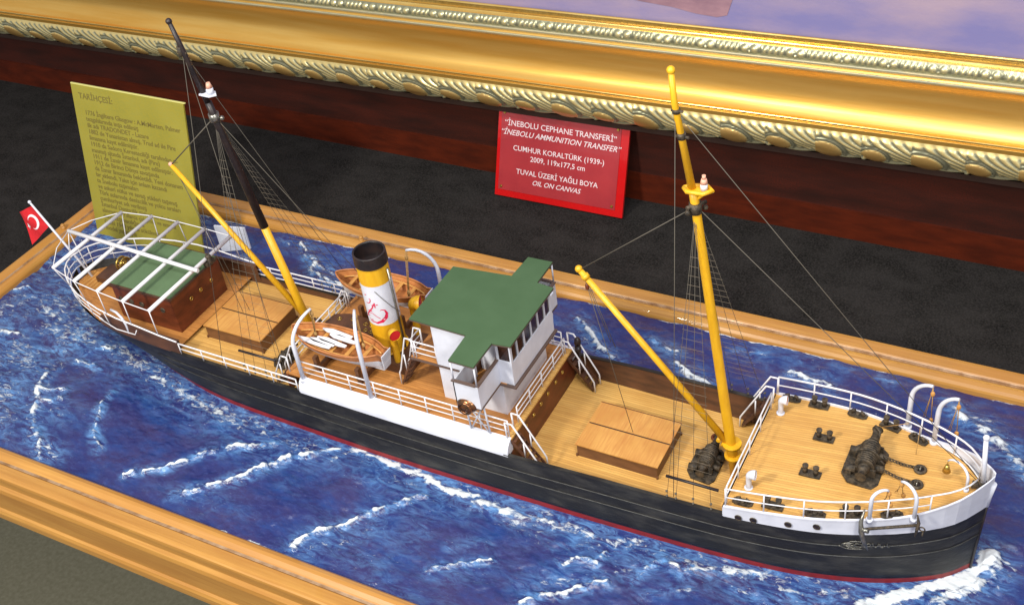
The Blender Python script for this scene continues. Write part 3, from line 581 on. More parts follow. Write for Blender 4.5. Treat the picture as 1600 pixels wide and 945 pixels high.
# ---------------------------------------------------------------- railings
def railing(pts, h, bars, r=.0075, rp=.007, post_every=None, post_at=None, lean=(0, 0, 0), name='railing', m='wire'):
    P = [Vector(p) for p in pts]; b = MB(); L_ = Vector(lean)
    for f in bars:
        b.tube([p+Vector((0, 0, h*f))+L_*f for p in P], r*(1.0 if f == max(bars) else .7), 6)
    o = b.build(name, m, ship)
    S = [0]
    for i in range(1, len(P)): S.append(S[-1]+(P[i]-P[i-1]).length)
    n = max(1, round(S[-1]/post_every)) if post_every else 1
    for k in range(n+1):
        s = S[-1]*k/n; i = max(0, min(len(P)-2, max(j for j in range(len(P)) if S[j] <= s+1e-9)))
        t = (s-S[i])/(S[i+1]-S[i]) if S[i+1] > S[i] else 0; q = P[i].lerp(P[i+1], min(1, t))
        MB().tube([q, q+Vector((0, 0, h))+L_], rp, 6).build('post', m, o)
    return o
def side(xs, sg, inset, zfun, yz=None): return [(x, sg*(yfun_(x, zfun(x))-inset), zfun(x)) for x in xs]
yfun_ = lambda x, z: fy(x, z) if x >= 3.07 else hull_y(x, z)
fz = lambda x: zf(x)+.01
nearx = lin_(3.085, 4.3, 10)+lin_(4.38, 4.86, 8)
railing([(x, -(fy(x, zf(x))-.014), fz(x)+.0*x) for x in nearx[:-4]], .205, (.5, 1), post_every=.32)
MB().tube([(x, -(fy(x, zf(x))-.014), fz(x)+.205-.35*max(0, x-4.63)**1.0*.25) for x in nearx[-5:]]+[(4.90, -.05, 1.10)], .0075, 6).build('bow_rail', 'wire', ship)
railing([(x, (fy(x, zf(x))-.014), fz(x)) for x in nearx+[4.9]], .205, (.06, .52, 1), post_every=.325, r=.009)
railing([(3.085, y, zf(3.08)+.005) for y in lin_(-.68, .50, 6)], .205, (.5, 1), post_every=.30)
def wire(pts, r, m='wire', name='handrail', parent=None, n=6): return MB().tube(pts, r, n).build(name, m, parent or ship)
# mid deck rails
railing([(x, -.632, MZ) for x in lin_(-1.30, 1.02, 6)], .20, (.33, .66, 1), post_every=.29)
railing([(x, .632, MZ) for x in lin_(-1.30, .95, 6)], .20, (.33, .66, 1), post_every=.29)
railing([(1.015, y, MZ) for y in lin_(-.44, .56, 5)], .20, (.33, .66, 1), post_every=.27)
# aft well rails on the low bulwark
railing([(x, -(hull_y(x, .565)-.008), .575) for x in lin_(-2.86, -1.33, 10)], .14, (.5, 1), post_every=.30, r=.0085)
railing([(x, (hull_y(x, .565)-.008), .575) for x in lin_(-3.0, -1.55, 10)], .14, (.1, .55, 1), post_every=.30, r=.0085)
# poop: brown bulwark top rail and open stern rail
sx = [-2.87, -3.1, -3.4, -3.7, -4.0, -4.2, -4.4, -4.6, -4.75, -4.86, -4.93, -4.96]
ry = lambda x: max(0, sinterp([(-4.97, 0), (-4.93, .15), (-4.86, .255), (-4.75, .35), (-4.6, .45), (-4.4, .54), (-4.2, .60), (-4.0, .65), (-3.7, .69), (-3.4, .70), (-2.85, .705)], x))
ring = [(x, -ry(x)) for x in sx]+[(x, ry(x)) for x in reversed(sx[:-1])]
rz = lambda x: interp([(-5, .87), (-4.0, .83), (-3.45, .80), (-3.1, .755), (-2.87, .735)], x)
o = MB().tube([(x, y, rz(x)) for x, y in ring], .0095, 6).build('railing', 'wire', ship)
ring2 = [(x, y) for x, y in ring if x < -3.75]
MB().tube([(x, y*.985, rz(x)-.09) for x, y in ring2], .006, 6).tube([(x, y*.975, rz(x)-.17) for x, y in ring2], .006, 6).build('lower_bar', 'wire', o)
for x in (-3.9, -4.2, -4.5, -4.75, -4.92):
    for sg in (-1, 1): MB().tube([(x, sg*ry(x), rz(x)), (x, sg*ry(x)*.97, .60)], .006, 5).build('post', 'wire', o)
# small white rail fitting outside the near quarter
wire([(-4.02, -.66, .70), (-3.72, -.72, .68), (-3.45, -.72, .68), (-3.43, -.70, .73)], .006)
# ---------------------------------------------------------------- awning frame over the poop
aw = MB(); beams = [(-4.6, .553, 1.164), (-4.218, .636, 1.139), (-3.862, .665, 1.117), (-3.493, .683, 1.093), (-3.131, .688, 1.07)]
awo = None
for i, (x, y, z) in enumerate(beams):
    o = MB().tube([(x, -y, z), (x, y, z)], .0215, 8).build('awning_beam', 'wire', ship)
    if i == 0: awo = o
MB().tube([(-4.882, 0, 1.217), (-3.02, 0, 1.115)], .023, 8).build('awning_ridge', 'wire', ship)
for sg in (-1, 1):
    o = MB().tube([(-4.882, 0, 1.217), (-4.80, sg*.28, 1.19)]+[(x, sg*y, z) for x, y, z in beams], .006, 5).build('awning_wire', 'wire', ship)
    for k, (x, y, z) in enumerate(beams): 
        xx = x+.02
        MB().tube([(x, sg*y, z), (xx, sg*ry(xx), rz(xx))], .006, 5).build('awning_post', 'wire', o)
MB().tube([(-4.882, 0, 1.217), (-4.80, 0, .60)], .007, 5).build('awning_post', 'wire', ship)
MB().tube([(-4.882, 0, 1.217), (-4.93, -.1, .86)], .006, 5).build('awning_post', 'wire', ship)
# poop deckhouse
dh = MB().box((-3.98, -.39, .535), (-3.13, .40, .972)).build('deckhouse', 'reddeckhouse', ship)
MB().box((-4.0, -.405, .973), (-3.115, .415, .988)).build('roof_edge', 'brown', dh)
MB().box((-3.985, -.385, .9885), (-3.135, .395, .996)).build('roof', 'green2', dh)
for y in (-.12, .04, .22): MB().torus((-3.128, y, .80), .02, .007, 'x', 14, 5).build('porthole_rim', 'brass', dh)
for x in (-3.9, -3.75, -3.6, -3.3): MB().torus((x, -.392, .80), .026, .009, 'y', 14, 5).ball((x, -.392, .80), .022, 8, 5, (1, .3, 1)).build('porthole_rim', 'iron', dh)
MB().cyl((-3.11, .27, .99), (-3.11, .27, 1.08), .03, 10).box((-3.14, .20, 1.0), (-3.08, .34, 1.035)).ball((-3.11, .27, 1.09), .035).build('roof_lamp', 'iron', dh)
# steering gear at the stern
sg_ = MB().box((-4.66, -.06, .56), (-4.08, .20, .66)).box((-4.62, .2, .56), (-4.1, .34, .60)).build('steering_box', 'brown', ship)
MB().torus((-4.42, .16, .76), .075, .012, 'x', 20, 6).torus((-4.36, .16, .76), .075, .012, 'x', 20, 6).ball((-4.39, .16, .76), .045).cyl((-4.5, .16, .76), (-4.28, .16, .76), .012).cyl((-4.39, .16, .66), (-4.39, .16, .76), .02).box((-4.43, .12, .66), (-4.35, .2, .69)).build('steering_wheel', 'brass', sg_)
gr = MB().box((-4.86, -.18, .565), (-4.52, .10, .585))
for i in range(6): gr.box((-4.85+.055*i, -.18, .585), (-4.825+.055*i, .10, .592))
gr.build('deck_grating', 'hatch', ship)
MB().tube([(-3.62, -.66, .56), (-3.62, -.66, .72), (-3.66, -.65, .80), (-3.74, -.63, .835), (-3.84, -.61, .83)], .014, 8).build('quarter_davit', 'white', ship)
# flag on its staff
fs = MB().tube([(-4.80, 0, .58), (-5.341, 0, 1.50)], [.016, .012], 8).ball((-5.345, 0, 1.51), .02).build('flagstaff', 'white', ship)
FD_, FC_, FA_, FB_q = Vector((-5.345, 0, 1.455)), Vector((-5.20, 0, 1.20)), Vector((-5.60, 0, 1.325)), Vector((-5.60, 0, .875))
def fpt(u, v, off=0):   # u runs down the staff, v away from it
    p = (FD_.lerp(FC_, u)).lerp(FA_.lerp(FB_q, u), v); p.y += .022*math.sin(v*7+u*3)*v-.02*v+off; return p
rows = [[fpt(i/12, j/14) for j in range(15)] for i in range(13)]
fl = MB().grid(rows).build('flag', 'flagred', fs)
def cres(off):
    n = 22; a = [(.5+.27*math.cos(t), .42+.26*math.sin(t)) for t in [2*math.pi*k/n for k in range(n)]]
    b = []; vs = []; f = []
    for k in range(n+1):
        t = math.radians(40)+math.radians(280)*k/n
        vs.append(fpt(.5+.27*math.sin(t), .40+.24*math.cos(t), off)); vs.append(fpt(.5+.21*math.sin(t), .455+.185*math.cos(t), off))
    for k in range(n): f.append((2*k, 2*k+1, 2*k+3, 2*k+2))
    st = []
    o = len(vs)
    for k in range(10):
        R = .115 if k % 2 == 0 else .045; t = 2*math.pi*k/10; st.append(fpt(.5+R*math.sin(t), .80+R*math.cos(t), off))
    vs += st; vs.append(fpt(.5, .80, off))
    f += [(o+k, o+(k+1) % 10, o+10) for k in range(10)]
    return MB().add(vs, f)
cres(-.006).build('crescent_and_star', 'flagwhite', fs)
e = cres(.006); e.build('crescent_and_star', 'flagwhite', fs)
# ---------------------------------------------------------------- masts, booms and rigging
def mast(pts, rs, name, m, collar, head):
    o = MB().tube(pts, rs, 14).build(name, m, ship); return o
FT, FH, FB_ = Vector((2.437, 0, 4.27)), Vector((2.60, 0, 3.154)), Vector((2.935, 0, .31))
fm = MB().tube([FB_, (2.874, 0, .795), FH, (2.58, 0, 3.30)], [.048, .046, .036, .034], 14).tube([(2.58, 0, 3.28), (2.455, 0, 4.02), FT], [.031, .025, .022], 12).ball(FT, .033).build('foremast', 'yellow', ship)
def ringz(c, R, h, n=16): return MB().cyl((c[0], c[1], c[2]-h/2), (c[0], c[1], c[2]+h/2), R, n)
ringz((2.895, 0, .70), .085, .03).build('mast_collar', 'yellow', fm); ringz((2.91, 0, .56), .08, .03).build('mast_collar', 'yellow', fm)
ringz((2.503, 0, 3.75), .033, .05).cyl((2.46, 0, 3.74), (2.56, 0, 3.74), .012).build('mast_band', 'iron', fm); ringz((2.468, 0, 3.95), .03, .035).cyl((2.43, 0, 3.95), (2.52, 0, 3.95), .01).build('mast_band', 'iron', fm)
ringz((2.60, 0, 3.14), .05, .09).cyl((2.55, -.06, 3.16), (2.66, .07, 3.16), .016).ball((2.56, -.06, 3.12), .022).ball((2.66, .05, 3.12), .022).build('mast_band', 'iron', fm)
MB().tube([(2.58-.07, 0, 3.30), (2.58-.03, -.045, 3.30), (2.68, -.055, 3.31), (2.735, 0, 3.315), (2.68, .055, 3.31), (2.58-.03, .045, 3.30), (2.58-.07, 0, 3.30)], .018, 8).prism([(2.53, -.04), (2.68, -.05), (2.73, 0), (2.68, .05), (2.53, .04)], 3.295, 3.312).cyl((2.60, 0, 3.2), (2.69, 0, 3.30), .012).build('lamp_shelf', 'yellow', fm)
ml = MB().cyl((2.67, 0, 3.313), (2.67, 0, 3.37), .028, 12).build('mast_lamp', 'white', fm)
MB().cyl((2.67, 0, 3.371), (2.67, 0, 3.41), .03, 12, .02).cyl((2.67, 0, 3.41), (2.67, 0, 3.44), .015, 8).build('lamp_cap', 'pink', fm)
AT, AH, AB = Vector((-2.27, 0, 4.08)), Vector((-2.08, 0, 3.17)), Vector((-1.60, 0, .48))
am = MB().tube([AB, (-1.875, 0, 1.985)], [.046, .040], 14).build('mainmast', 'yellow', ship)
MB().tube([(-1.868, 0, 1.95), AH, (-2.10, 0, 3.3)], [.043, .036, .034], 14).tube([(-2.10, 0, 3.27), (-2.22, 0, 3.85), AT], [.03, .024, .02], 12).ball(AT, .03).build('mast_top', 'mastblack', am)
ringz((-2.235, 0, 3.80), .032, .09).cyl((-2.28, 0, 3.78), (-2.18, 0, 3.78), .012).build('mast_band', 'iron', am)
ringz((-2.08, 0, 3.15), .05, .08).ball((-2.02, .03, 3.13), .024).build('mast_band', 'steel', am)
ringz((-1.64, 0, .74), .075, .03).build('mast_collar', 'yellow', am)
MB().prism([(-2.14, -.045), (-2.02, -.05), (-1.97, 0), (-2.02, .05), (-2.14, .045)], 3.385, 3.40).build('lamp_shelf', 'white', am)
MB().cyl((-2.03, 0, 3.40), (-2.03, 0, 3.46), .032, 12).build('mast_lamp', 'white', am)
MB().cyl((-2.03, 0, 3.461), (-2.03, 0, 3.51), .032, 12, .018).build('lamp_cap', 'pink', am)
fb = MB().tube([(2.84, 0, .72), (1.565, 0, 2.281)], [.034, .026], 12).ball((1.556, 0, 2.292), .034).build('derrick_boom', 'yellow', ship)
MB().cyl((1.60, 0, 2.24), (1.625, 0, 2.21), .036, 12).build('boom_band', 'yellow', fb)
MB().cyl((2.80, 0, .66), (2.90, 0, .66), .02).cyl((2.78, -.03, .72), (2.78, .03, .72), .02).build('gooseneck', 'yellow', fb)
ab = MB().tube([(-1.68, 0, .88), (-2.861, 0, 2.476)], [.034, .022], 12).build('derrick_boom', 'yellow', ship)
MB().ball((-2.868, 0, 2.485), .024).build('boom_tip', 'pink', ab)
bl = lambda c, s=.03: MB().ball(c, s, 8, 6, (.7, .6, 1.2))
rig = MB()
def rope(a, b, r=.0035, m='rig', name='stay'): return MB().tube([a, b], r, 5).build(name, m, ship)
rope((2.62, 0, 3.14), (4.93, 0, 1.0), .0032); rope((2.475, 0, 3.93), (4.93, 0, 1.02), .003)
rope((2.58, 0, 3.13), (1.58, 0, 2.30), .0042, 'rig', 'topping_lift')
rope((2.46, 0, 3.95), (2.62, -.69, .62), .003); rope((2.46, 0, 3.95), (2.62, .69, .62), .003)
rope((-2.10, 0, 3.13), (-2.85, 0, 2.49), .006, 'rig', 'topping_lift')
rope((-2.22, 0, 3.80), (-1.45, -.70, .60), .003); rope((-2.22, 0, 3.80), (-1.45, .70, .60), .003); rope((-2.22, 0, 3.8), (-2.3, -.70, .6), .003)
rope((-2.05, 0, 3.12), (-.80, .30, 1.0), .003)
for p, q in (((1.60, 0, 2.22), (1.80, -.0, 1.55)), ((1.62, 0, 2.2), (1.84, .0, 1.5)), ((1.60, 0, 2.22), (1.95, .0, .5)), ((-2.80, 0, 2.38), (-2.55, 0, .68)), ((-2.82, 0, 2.40), (-2.5, .05, .68))):
    rope(p, q, .003, 'rig', 'cargo_fall')
bl((1.62, 0, 2.12), .03).build('block', 'reddeckhouse', fb)
MB().torus((2.62, .36, .33), .035, .014, 'z').build('rope_coil', 'reddeckhouse', ship)
MB().torus((-1.9, .32, .495), .03, .012, 'z').build('rope_coil', 'brown', ship)
def shrouds(xs, head, yb, zb, zlo, zhi, n, barx):
    for sg in (-1, 1):
        b = MB(); foot = [Vector((x, sg*yb, zb)) for x in xs]
        for f in foot: b.tube([f, head], .0020, 5)
        for f in foot: b.ball((f.x, f.y, f.z+.08), .012, 6, 5).ball((f.x, f.y, f.z+.02), .012, 6, 5)
        o = b.build('shroud_set', 'rig', ship)
        for k in range(n):
            r = MB()
            z = zlo+(zhi-zlo)*k/(n-1); t = (z-zb)/(head.z-zb)
            ps = [f.lerp(head, t) for f in foot]; w = (ps[-1]-ps[0])
            r.tube([ps[0]-w*.06]+ps+[ps[-1]+w*.06], .0015, 4).build('ratline', 'ratline', o)
        if sg < 0: MB().tube([(barx[0], sg*(yb-.02), .86), (barx[1], sg*(yb-.02), .865)], .013, 8).build('sheer_pole', 'mastblack', o)
shrouds([2.567, 2.649, 2.803, 2.961], Vector((2.60, 0, 3.14)), .71, .615, .95, 2.75, 25, (2.56, 3.02))
shrouds([-2.0, -1.87, -1.72, -1.53], Vector((-2.08, 0, 3.14)), .70, .60, .92, 2.75, 25, (-2.02, -1.55))
# ---------------------------------------------------------------- funnel, casing, cowls
cs = MB().prism([(-1.50, -.12), (-1.40, -.26), (-.28, -.26), (-.28, .26), (-1.30, .26), (-1.46, .20)], .70, .80).build('engine_casing', 'brown', ship)
for (x, y) in ((-1.36, .15), (-1.22, .19), (-1.16, .12), (-1.28, .02), (-1.36, -.06), (-1.05, .17), (-.98, .17), (-1.0, .09), (-1.12, -.0), (-.93, .08), (-.9, .15), (-1.2, -.1), (-1.0, -.08)):
    MB().torus((x, y, .803), .02, .005, 'z', 12, 5).build('skylight_rim', 'brass', cs)
fx = -.625
def fun(z0, z1, r0, r1, name, m, parent, n=40):
    b = MB(); rows = [[(fx+(z-.7)*-.012+r*math.cos(2*math.pi*k/n), r*math.sin(2*math.pi*k/n), z) for k in range(n)] for z, r in ((z0, r0), (z1, r1))]
    b.grid(rows, True, True); return b.build(name, m, parent)
fn = fun(.72, 1.17, .158, .156, 'funnel', 'yellow', ship)
fun(1.17, 1.64, .1565, .1545, 'white_band', 'white', fn); fun(1.64, 1.84, .154, .153, 'yellow_band', 'yellow', fn)
fun(1.835, 1.955, .163, .160, 'black_top', 'mastblack', fn); fun(1.955, 1.60, .140, .14, 'inner_wall', 'mastblack', fn)
b = MB(); n = 40; rows = [[(fx-.015+r*math.cos(2*math.pi*k/n), r*math.sin(2*math.pi*k/n), z) for k in range(n)] for z, r in ((1.955, .160), (1.96, .155), (1.96, .145), (1.95, .139))]; b.grid(rows, True, True)
b.prism([(fx-.015+.14*math.cos(2*math.pi*k/20), .14*math.sin(2*math.pi*k/20)) for k in range(20)], 1.78, 1.80); b.build('funnel_rim', 'mastblack', fn)
MB().torus((fx, 0, .81), .165, .012, 'z', 40, 6).build('base_flange', 'yellow', fn)
MB().tube([(fx+.172, -.01, .82), (fx+.168, -.01, 1.80)], .011, 8).build('steam_pipe', 'steel', fn)
def onf(a, z, off=.0035):   # a = angle (rad) around funnel, measured from -y towards +x
    r = .1565+off-(z-1.03)*.004; cx = fx+(z-.7)*-.012; return (cx+r*math.sin(a), -r*math.cos(a), z)
def stroke(pts, w, name='emblem', m='crimson'):
    b = MB(); P = [Vector((p[0], p[1])) for p in pts]; rows = []
    for i, p in enumerate(P):
        d = (P[min(i+1, len(P)-1)]-P[max(i-1, 0)]); d.normalize(); nn = Vector((-d.y, d.x)); ww = w[i] if isinstance(w, list) else w
        a, c = p+nn*ww/2, p-nn*ww/2; rows.append([onf(a.x/.157, a.y), onf(c.x/.157, c.y)])
    return b.grid(rows, False)
# fouled anchor emblem, drawn on the band
def Zp(X, Y):
    xc = 510+.30*(Y-800); k = max(-.97, min(.97, (X-xc)/176.0)); return (.157*(.705+math.asin(k)), 1.175+(935-Y)*.00115-.05*(1-math.sqrt(1-k*k)))
b = MB()
for pts, w_ in (([(370, 850), (400, 888), (450, 902), (500, 890), (540, 855), (545, 815), (520, 780), (480, 768), (468, 775)], [.004, .010, .022, .034, .036, .026, .014, .008, .004]),
               ([(395, 700), (385, 740), (360, 780), (350, 800), (352, 830)], .012), ([(355, 790), (395, 800), (440, 835), (480, 860)], .007),
               ([(375, 715), (440, 712)], .010), ([(400, 690), (415, 740)], .012), ([(350, 770), (385, 775)], .014),
               ([(385, 880), (400, 862), (410, 885)], .007), ([(350, 830), (370, 820)], .006)):
    s_ = stroke([Zp(*p) for p in pts], w_); b.add(s_.v, s_.f)
b.build('anchor_emblem', 'crimson', fn)
b = MB()
for pts, w_ in (([(345, 640), (360, 660), (355, 685), (335, 690), (325, 680)], .009), ([(300, 605), (312, 602)], .010)):
    s_ = stroke([Zp(*p) for p in pts], w_); b.add(s_.v, s_.f)
b.build('emblem_mark', 'crimson', fn)
g_ = [onf(Zp(*p)[0]/.157, Zp(*p)[1], .008) for p in ((400, 570), (500, 670), (600, 770), (690, 860))]
MB().tube(g_, .003, 5).build('funnel_guy', 'rig', fn)
def cowl(base, h, r, hr, face, m, inner, name='ventilator', reach=.06):
    f = Vector(face).normalized(); p0 = Vector(base); p1 = p0+Vector((0, 0, h))
    pts = [p0, p0+Vector((0, 0, h*.7)), p1]; rs = [r, r, r*1.05]
    for k in range(1, 6):
        a = math.pi/2*k/5; pts.append(p1+Vector((0, 0, hr*.9*math.sin(a)))+f*(reach*(1-math.cos(a)))); rs.append(r+(hr-r)*(k/5)**.8)
    pts.append(pts[-1]+f*hr*.5); rs.append(hr*1.03)
    o = MB().tube(pts, rs, 16, caps=False).build(name, m, ship)
    q = pts[-1]; MB().tube([q-f*.012, q-f*.004], [hr*.93, hr*.95], 16).build('cowl_mouth', inner, o)
    MB().tube([p0, p0+Vector((0, 0, .012))], r*1.5, 14).build('base_ring', m, o)
cowl((-.43, -.19, .72), .40, .034, .058, (.8, -.5, .0), 'yellow', 'red', reach=.05)
cowl((-.46, .24, .72), .40, .036, .075, (.85, .3, .0), 'yellow', 'red', reach=.05)
cowl((3.20, -.46, .73), .13, .024, .042, (1, .1, .1), 'white', 'white', reach=.035)
cowl((3.18, .475, .73), .13, .024, .042, (1, .1, .1), 'white', 'pink', reach=.035)
# ---------------------------------------------------------------- bridge house
bh = empty('bridge_house', (0, 0, 0), None, None, parent=ship)
# lower house
MB().box((.20, -.385, .70), (.875, .44, 1.10)).build('lower_house', 'white', bh)
BZ = 1.125
# bridge deck with dark edge
bdp = [(-.10, -.40), (.615, -.40), (.615, -.775), (.868, -.775), (.868, -.42), (1.03, -.42), (1.03, .44), (.868, .44), (.868, .775), (.615, .775), (.615, .42), (-.10, .42)]
bd = MB().prism(bdp, 1.10, 1.118).build('bridge_deck', 'brownedge', bh)
MB().prism([(.93 if x > 1 else x if x < 0 else x, y*.97) for x, y in bdp], 1.1185, BZ).build('deck_planking', 'deckmid', bd)
# wing bulwarks with dark cap
for sg in (-1, 1):
    a, c = sorted((sg*.40, sg*.775)); yo0, yo1 = sorted((sg*.775, sg*.763))
    o = MB().box((.856, a, 1.1195), (.868, c, 1.385)).box((.615, yo0, 1.1195), (.8555, yo1, 1.385)).box((.615, a, 1.1195), (.627, c if sg < 0 else c-.0125, 1.385)).build('wing_bulwark', 'white', bh)
    MB().box((.846, a, 1.3855), (.878, c, 1.398)).box((.605, min(sg*.785, sg*.755), 1.3855), (.8455, max(sg*.785, sg*.755), 1.398)).build('cap_rail', 'brownedge', o)
    for x in (.625, .858): MB().cyl((x, sg*.768, 1.398), (x, sg*.768, 1.60), .008, 6).build('roof_post', 'white', bh)
MB().box((.852, .40, 1.3985), (.93, .62, 1.404)).build('wing_shelf', 'white', bh)
# wheelhouse
WF, W0, WY = 1.008, .20, .395
zt = 1.602
wh = MB()
wh.box((W0, -WY, BZ), (W0+.012, WY+.02, zt))                               # aft wall
wh.box((W0+.0125, -WY, BZ), (.60, -WY+.012, zt)).box((W0+.0125, WY+.008, BZ), (.60, WY+.02, zt))
wh.box((.62, -.30, BZ), (.86, -.288, zt))
wh.box((.8605, -WY-.005, BZ), (WF-.0125, -WY+.008, 1.40)).box((.8605, WY+.008, BZ), (WF-.0125, WY+.02, 1.40))  # side wall below window
wh.box((WF-.012, -WY-.006, BZ), (WF, WY+.02, 1.375))                         # front wall below windows
wh.box((WF-.012, -WY-.006, 1.582), (WF, WY+.02, zt)).box((.8605, -WY-.005, 1.582), (WF-.0125, -WY+.008, zt))
for x0, x1 in ((.8605, .885),): wh.box((x0, -WY-.0052, 1.4005), (x1, -WY+.008, 1.5815))
whb = wh.build('wheelhouse', 'white', bh)
wy = [-WY-.006+(2*WY+.026)*k/6 for k in range(7)]
for k in range(6):
    MB().box((WF-.018, wy[k]+.012, 1.3755), (WF-.010, wy[k+1]-.012, 1.5815)).build('window', 'glass', whb)
for k in range(7):
    wdt = .032 if k in (0, 6) else .012
    y0 = wy[k] if k == 0 else wy[k]-wdt/2 if k < 6 else wy[k]-wdt
    MB().box((WF-.012, y0, 1.3755), (WF+.002, y0+wdt, 1.5815)).build('mullion', 'white', whb)
MB().box((.8855, -WY+.0, 1.4005), (WF-.02, -WY+.006, 1.5815)).build('window', 'glass', whb)
MB().box((W0+.02, -WY+.02, BZ+.001), (.60, -WY+.03, 1.59)).box((.60, -.39, BZ+.001), (.606, .39, 1.59)).build('inner_panel', 'brown', whb)
# roof
rp = [(-.01, -.409), (.598, -.43), (.612, -.775), (.866, -.78), (.868, -.45), (.905, -.447), (1.043, -.43), (1.043, .43), (.866, .45), (.864, .78), (.609, .774), (.592, .463), (-.01, .409)]
rf = MB().prism(rp, 1.606, 1.618).build('roof_edge', 'brownedge', bh)
MB().prism(rp, 1.6185, 1.63).build('roof', 'green', bh)
# copper side lamp under the near wing, and its twin
for sg in (-1, 1):
    o = MB().ball((.72, sg*.76, 1.12), .105, 14, 9, (1, .6, .75)).build('side_lamp', 'copper', bh)
    MB().torus((.72, sg*.815, 1.12), .062, .012, 'y', 16, 6).build('lamp_rim', 'copper', o)
    b = MB()
    for (xa, xb) in ((.64, .84), (.84, .64)): b.tube([(xa, sg*.66, .70), (xb, sg*.70, 1.095)], .007, 6)
    for x in (.64, .84): b.tube([(x, sg*.66, .70), (x, sg*.70, 1.095)], .009, 6)
    b.build('wing_strut', 'white', bh)
# bridge-deck aft railing and ladder
railing([(.19, -.38, BZ), (-.085, -.38, BZ), (-.085, -.2, BZ)], .195, (.33, .66, 1), post_every=.28)
railing([(-.085, .0, BZ), (-.085, .38, BZ), (.19, .38, BZ)], .195, (.33, .66, 1), post_every=.28)
def ladder(x0, z0, x1, z1, ya, yb, n, m='brown', rails=True, hr=.15, ext=.10):
    o = empty('ladder', (0, 0, 0), None, None, parent=ship)
    for y in (ya, yb):
        w_ = .012; dz = .045
        MB().add([(x0, y-w_/2, z0-dz), (x1, y-w_/2, z1), (x1, y-w_/2, z1+dz), (x0, y-w_/2, z0), (x0, y+w_/2, z0-dz), (x1, y+w_/2, z1), (x1, y+w_/2, z1+dz), (x0, y+w_/2, z0)],
              [(0, 1, 2, 3), (7, 6, 5, 4), (0, 4, 5, 1), (3, 2, 6, 7), (1, 5, 6, 2), (0, 3, 7, 4)]).build('stringer', m, o)
    for k in range(n):
        t = (k+.5)/n; x = x0+(x1-x0)*t; z = z0+(z1-z0)*t-.005; MB().box((x-.022, min(ya, yb)+.007, z), (x+.022, max(ya, yb)-.007, z+.008)).build('tread', m, o)
    if rails:
        sx_ = 1 if x1 > x0 else -1
        for y in (ya, yb):
            MB().tube([(x0-sx_*.04, y, z0+hr+.045), (x0+sx_*.03, y, z0+hr+.045), (x1-sx_*.01, y, z1+hr+.03), (x1+sx_*.015, y, z1+hr-.02), (x1+sx_*.02, y, z1+.005)], .0085, 7).tube([(x0-sx_*.035, y, z0), (x0-sx_*.04, y, z0+hr+.045)], .0085, 6).tube([(x0+(x1-x0)*.5, y, (z0+z1)/2), (x0+(x1-x0)*.5, y, (z0+z1)/2+hr+.03)], .007, 6).build('handrail', 'wire', o)
    return o
ladder(1.045, .70, 1.30, .315, -.655, -.525, 6)
ladder(1.045, .70, 1.30, .315, .53, .655, 6)
ladder(3.04, .715, 2.79, .315, .585, .715, 6)
ladder(-.105, 1.12, -.27, .705, -.38, -.22, 6, hr=.17)
ladder(-1.50, .70, -1.66, .485, -.62, -.46, 4, hr=.14); ladder(-1.50, .70, -1.66, .485, .46, .62, 4, hr=.14)
railing([(-1.48, y, MZ) for y in lin_(-.44, .44, 3)], .20, (.33, .66, 1), post_every=.29)
MB().ball((1.13, .62, .84), .045, 8, 6, (.8, .8, 1.3)).box((1.11, .59, .66), (1.15, .63, .80)).ball((1.16, .57, .80), .03).build('tackle_block', 'mastblack', ship)
# ---------------------------------------------------------------- lifeboat davits with falls
def tack(a, b_, o):   # rope fall with two blocks
    A_, B_ = Vector(a), Vector(b_); r = MB()
    for dx in (-.012, 0, .012): r.tube([A_+Vector((dx, 0, 0)), B_+Vector((dx*.6, 0, 0))], .0035, 5)
    r.build('boat_fall', 'rope', o)
    for f_ in (.14, .86): MB().ball(A_+(B_-A_)*f_, .026, 8, 6, (.8, .6, 1.2)).build('block', 'rope', o)
def davit(base, top, curl, r=.021, name='davit', m='white', arc=80):
    bx, by, bz = base; h = top-bz; c = Vector((curl[0], curl[1], 0)); rr = c.length
    ry_ = max(rr, .22 if arc == 80 else .0) if arc < 120 else rr*.9
    pts = [(bx, by, bz), (bx, by, bz+h-ry_)]
    for k in range(1, 9):
        a = math.radians(arc)*k/8; pts.append((bx+c.x*(1-math.cos(a))*(1.15 if arc < 90 else .85), by+c.y*(1-math.cos(a))*(1.15 if arc < 90 else .85), bz+h-ry_+ry_*math.sin(a)))
    o = MB().tube(pts, [r*1.05]*2+[r-(r*.35)*k/8 for k in range(1, 9)], 10).build(name, m, ship)
    MB().cyl((bx, by, bz-.005), (bx, by, bz+.03), r*1.7, 12).build('davit_foot', m, o)
    return o, pts[-1]
LB = []
for sg in (-1, 1):
    o1, t1 = davit((-1.27, sg*.665, .68), 1.42, (.10, -sg*.28))
    o2, t2 = davit((-.47, -.655, .68), 1.60, (-.13, .22)) if sg < 0 else davit((-.38, .655, .68), 1.56, (-.26, -.08), arc=105)
    yb = sg*.41
    tack((t1[0], t1[1], t1[2]-.01), (-1.20, yb, 1.05), o1); tack((t2[0], t2[1], t2[2]-.01), (-.62, yb, 1.06), o2)
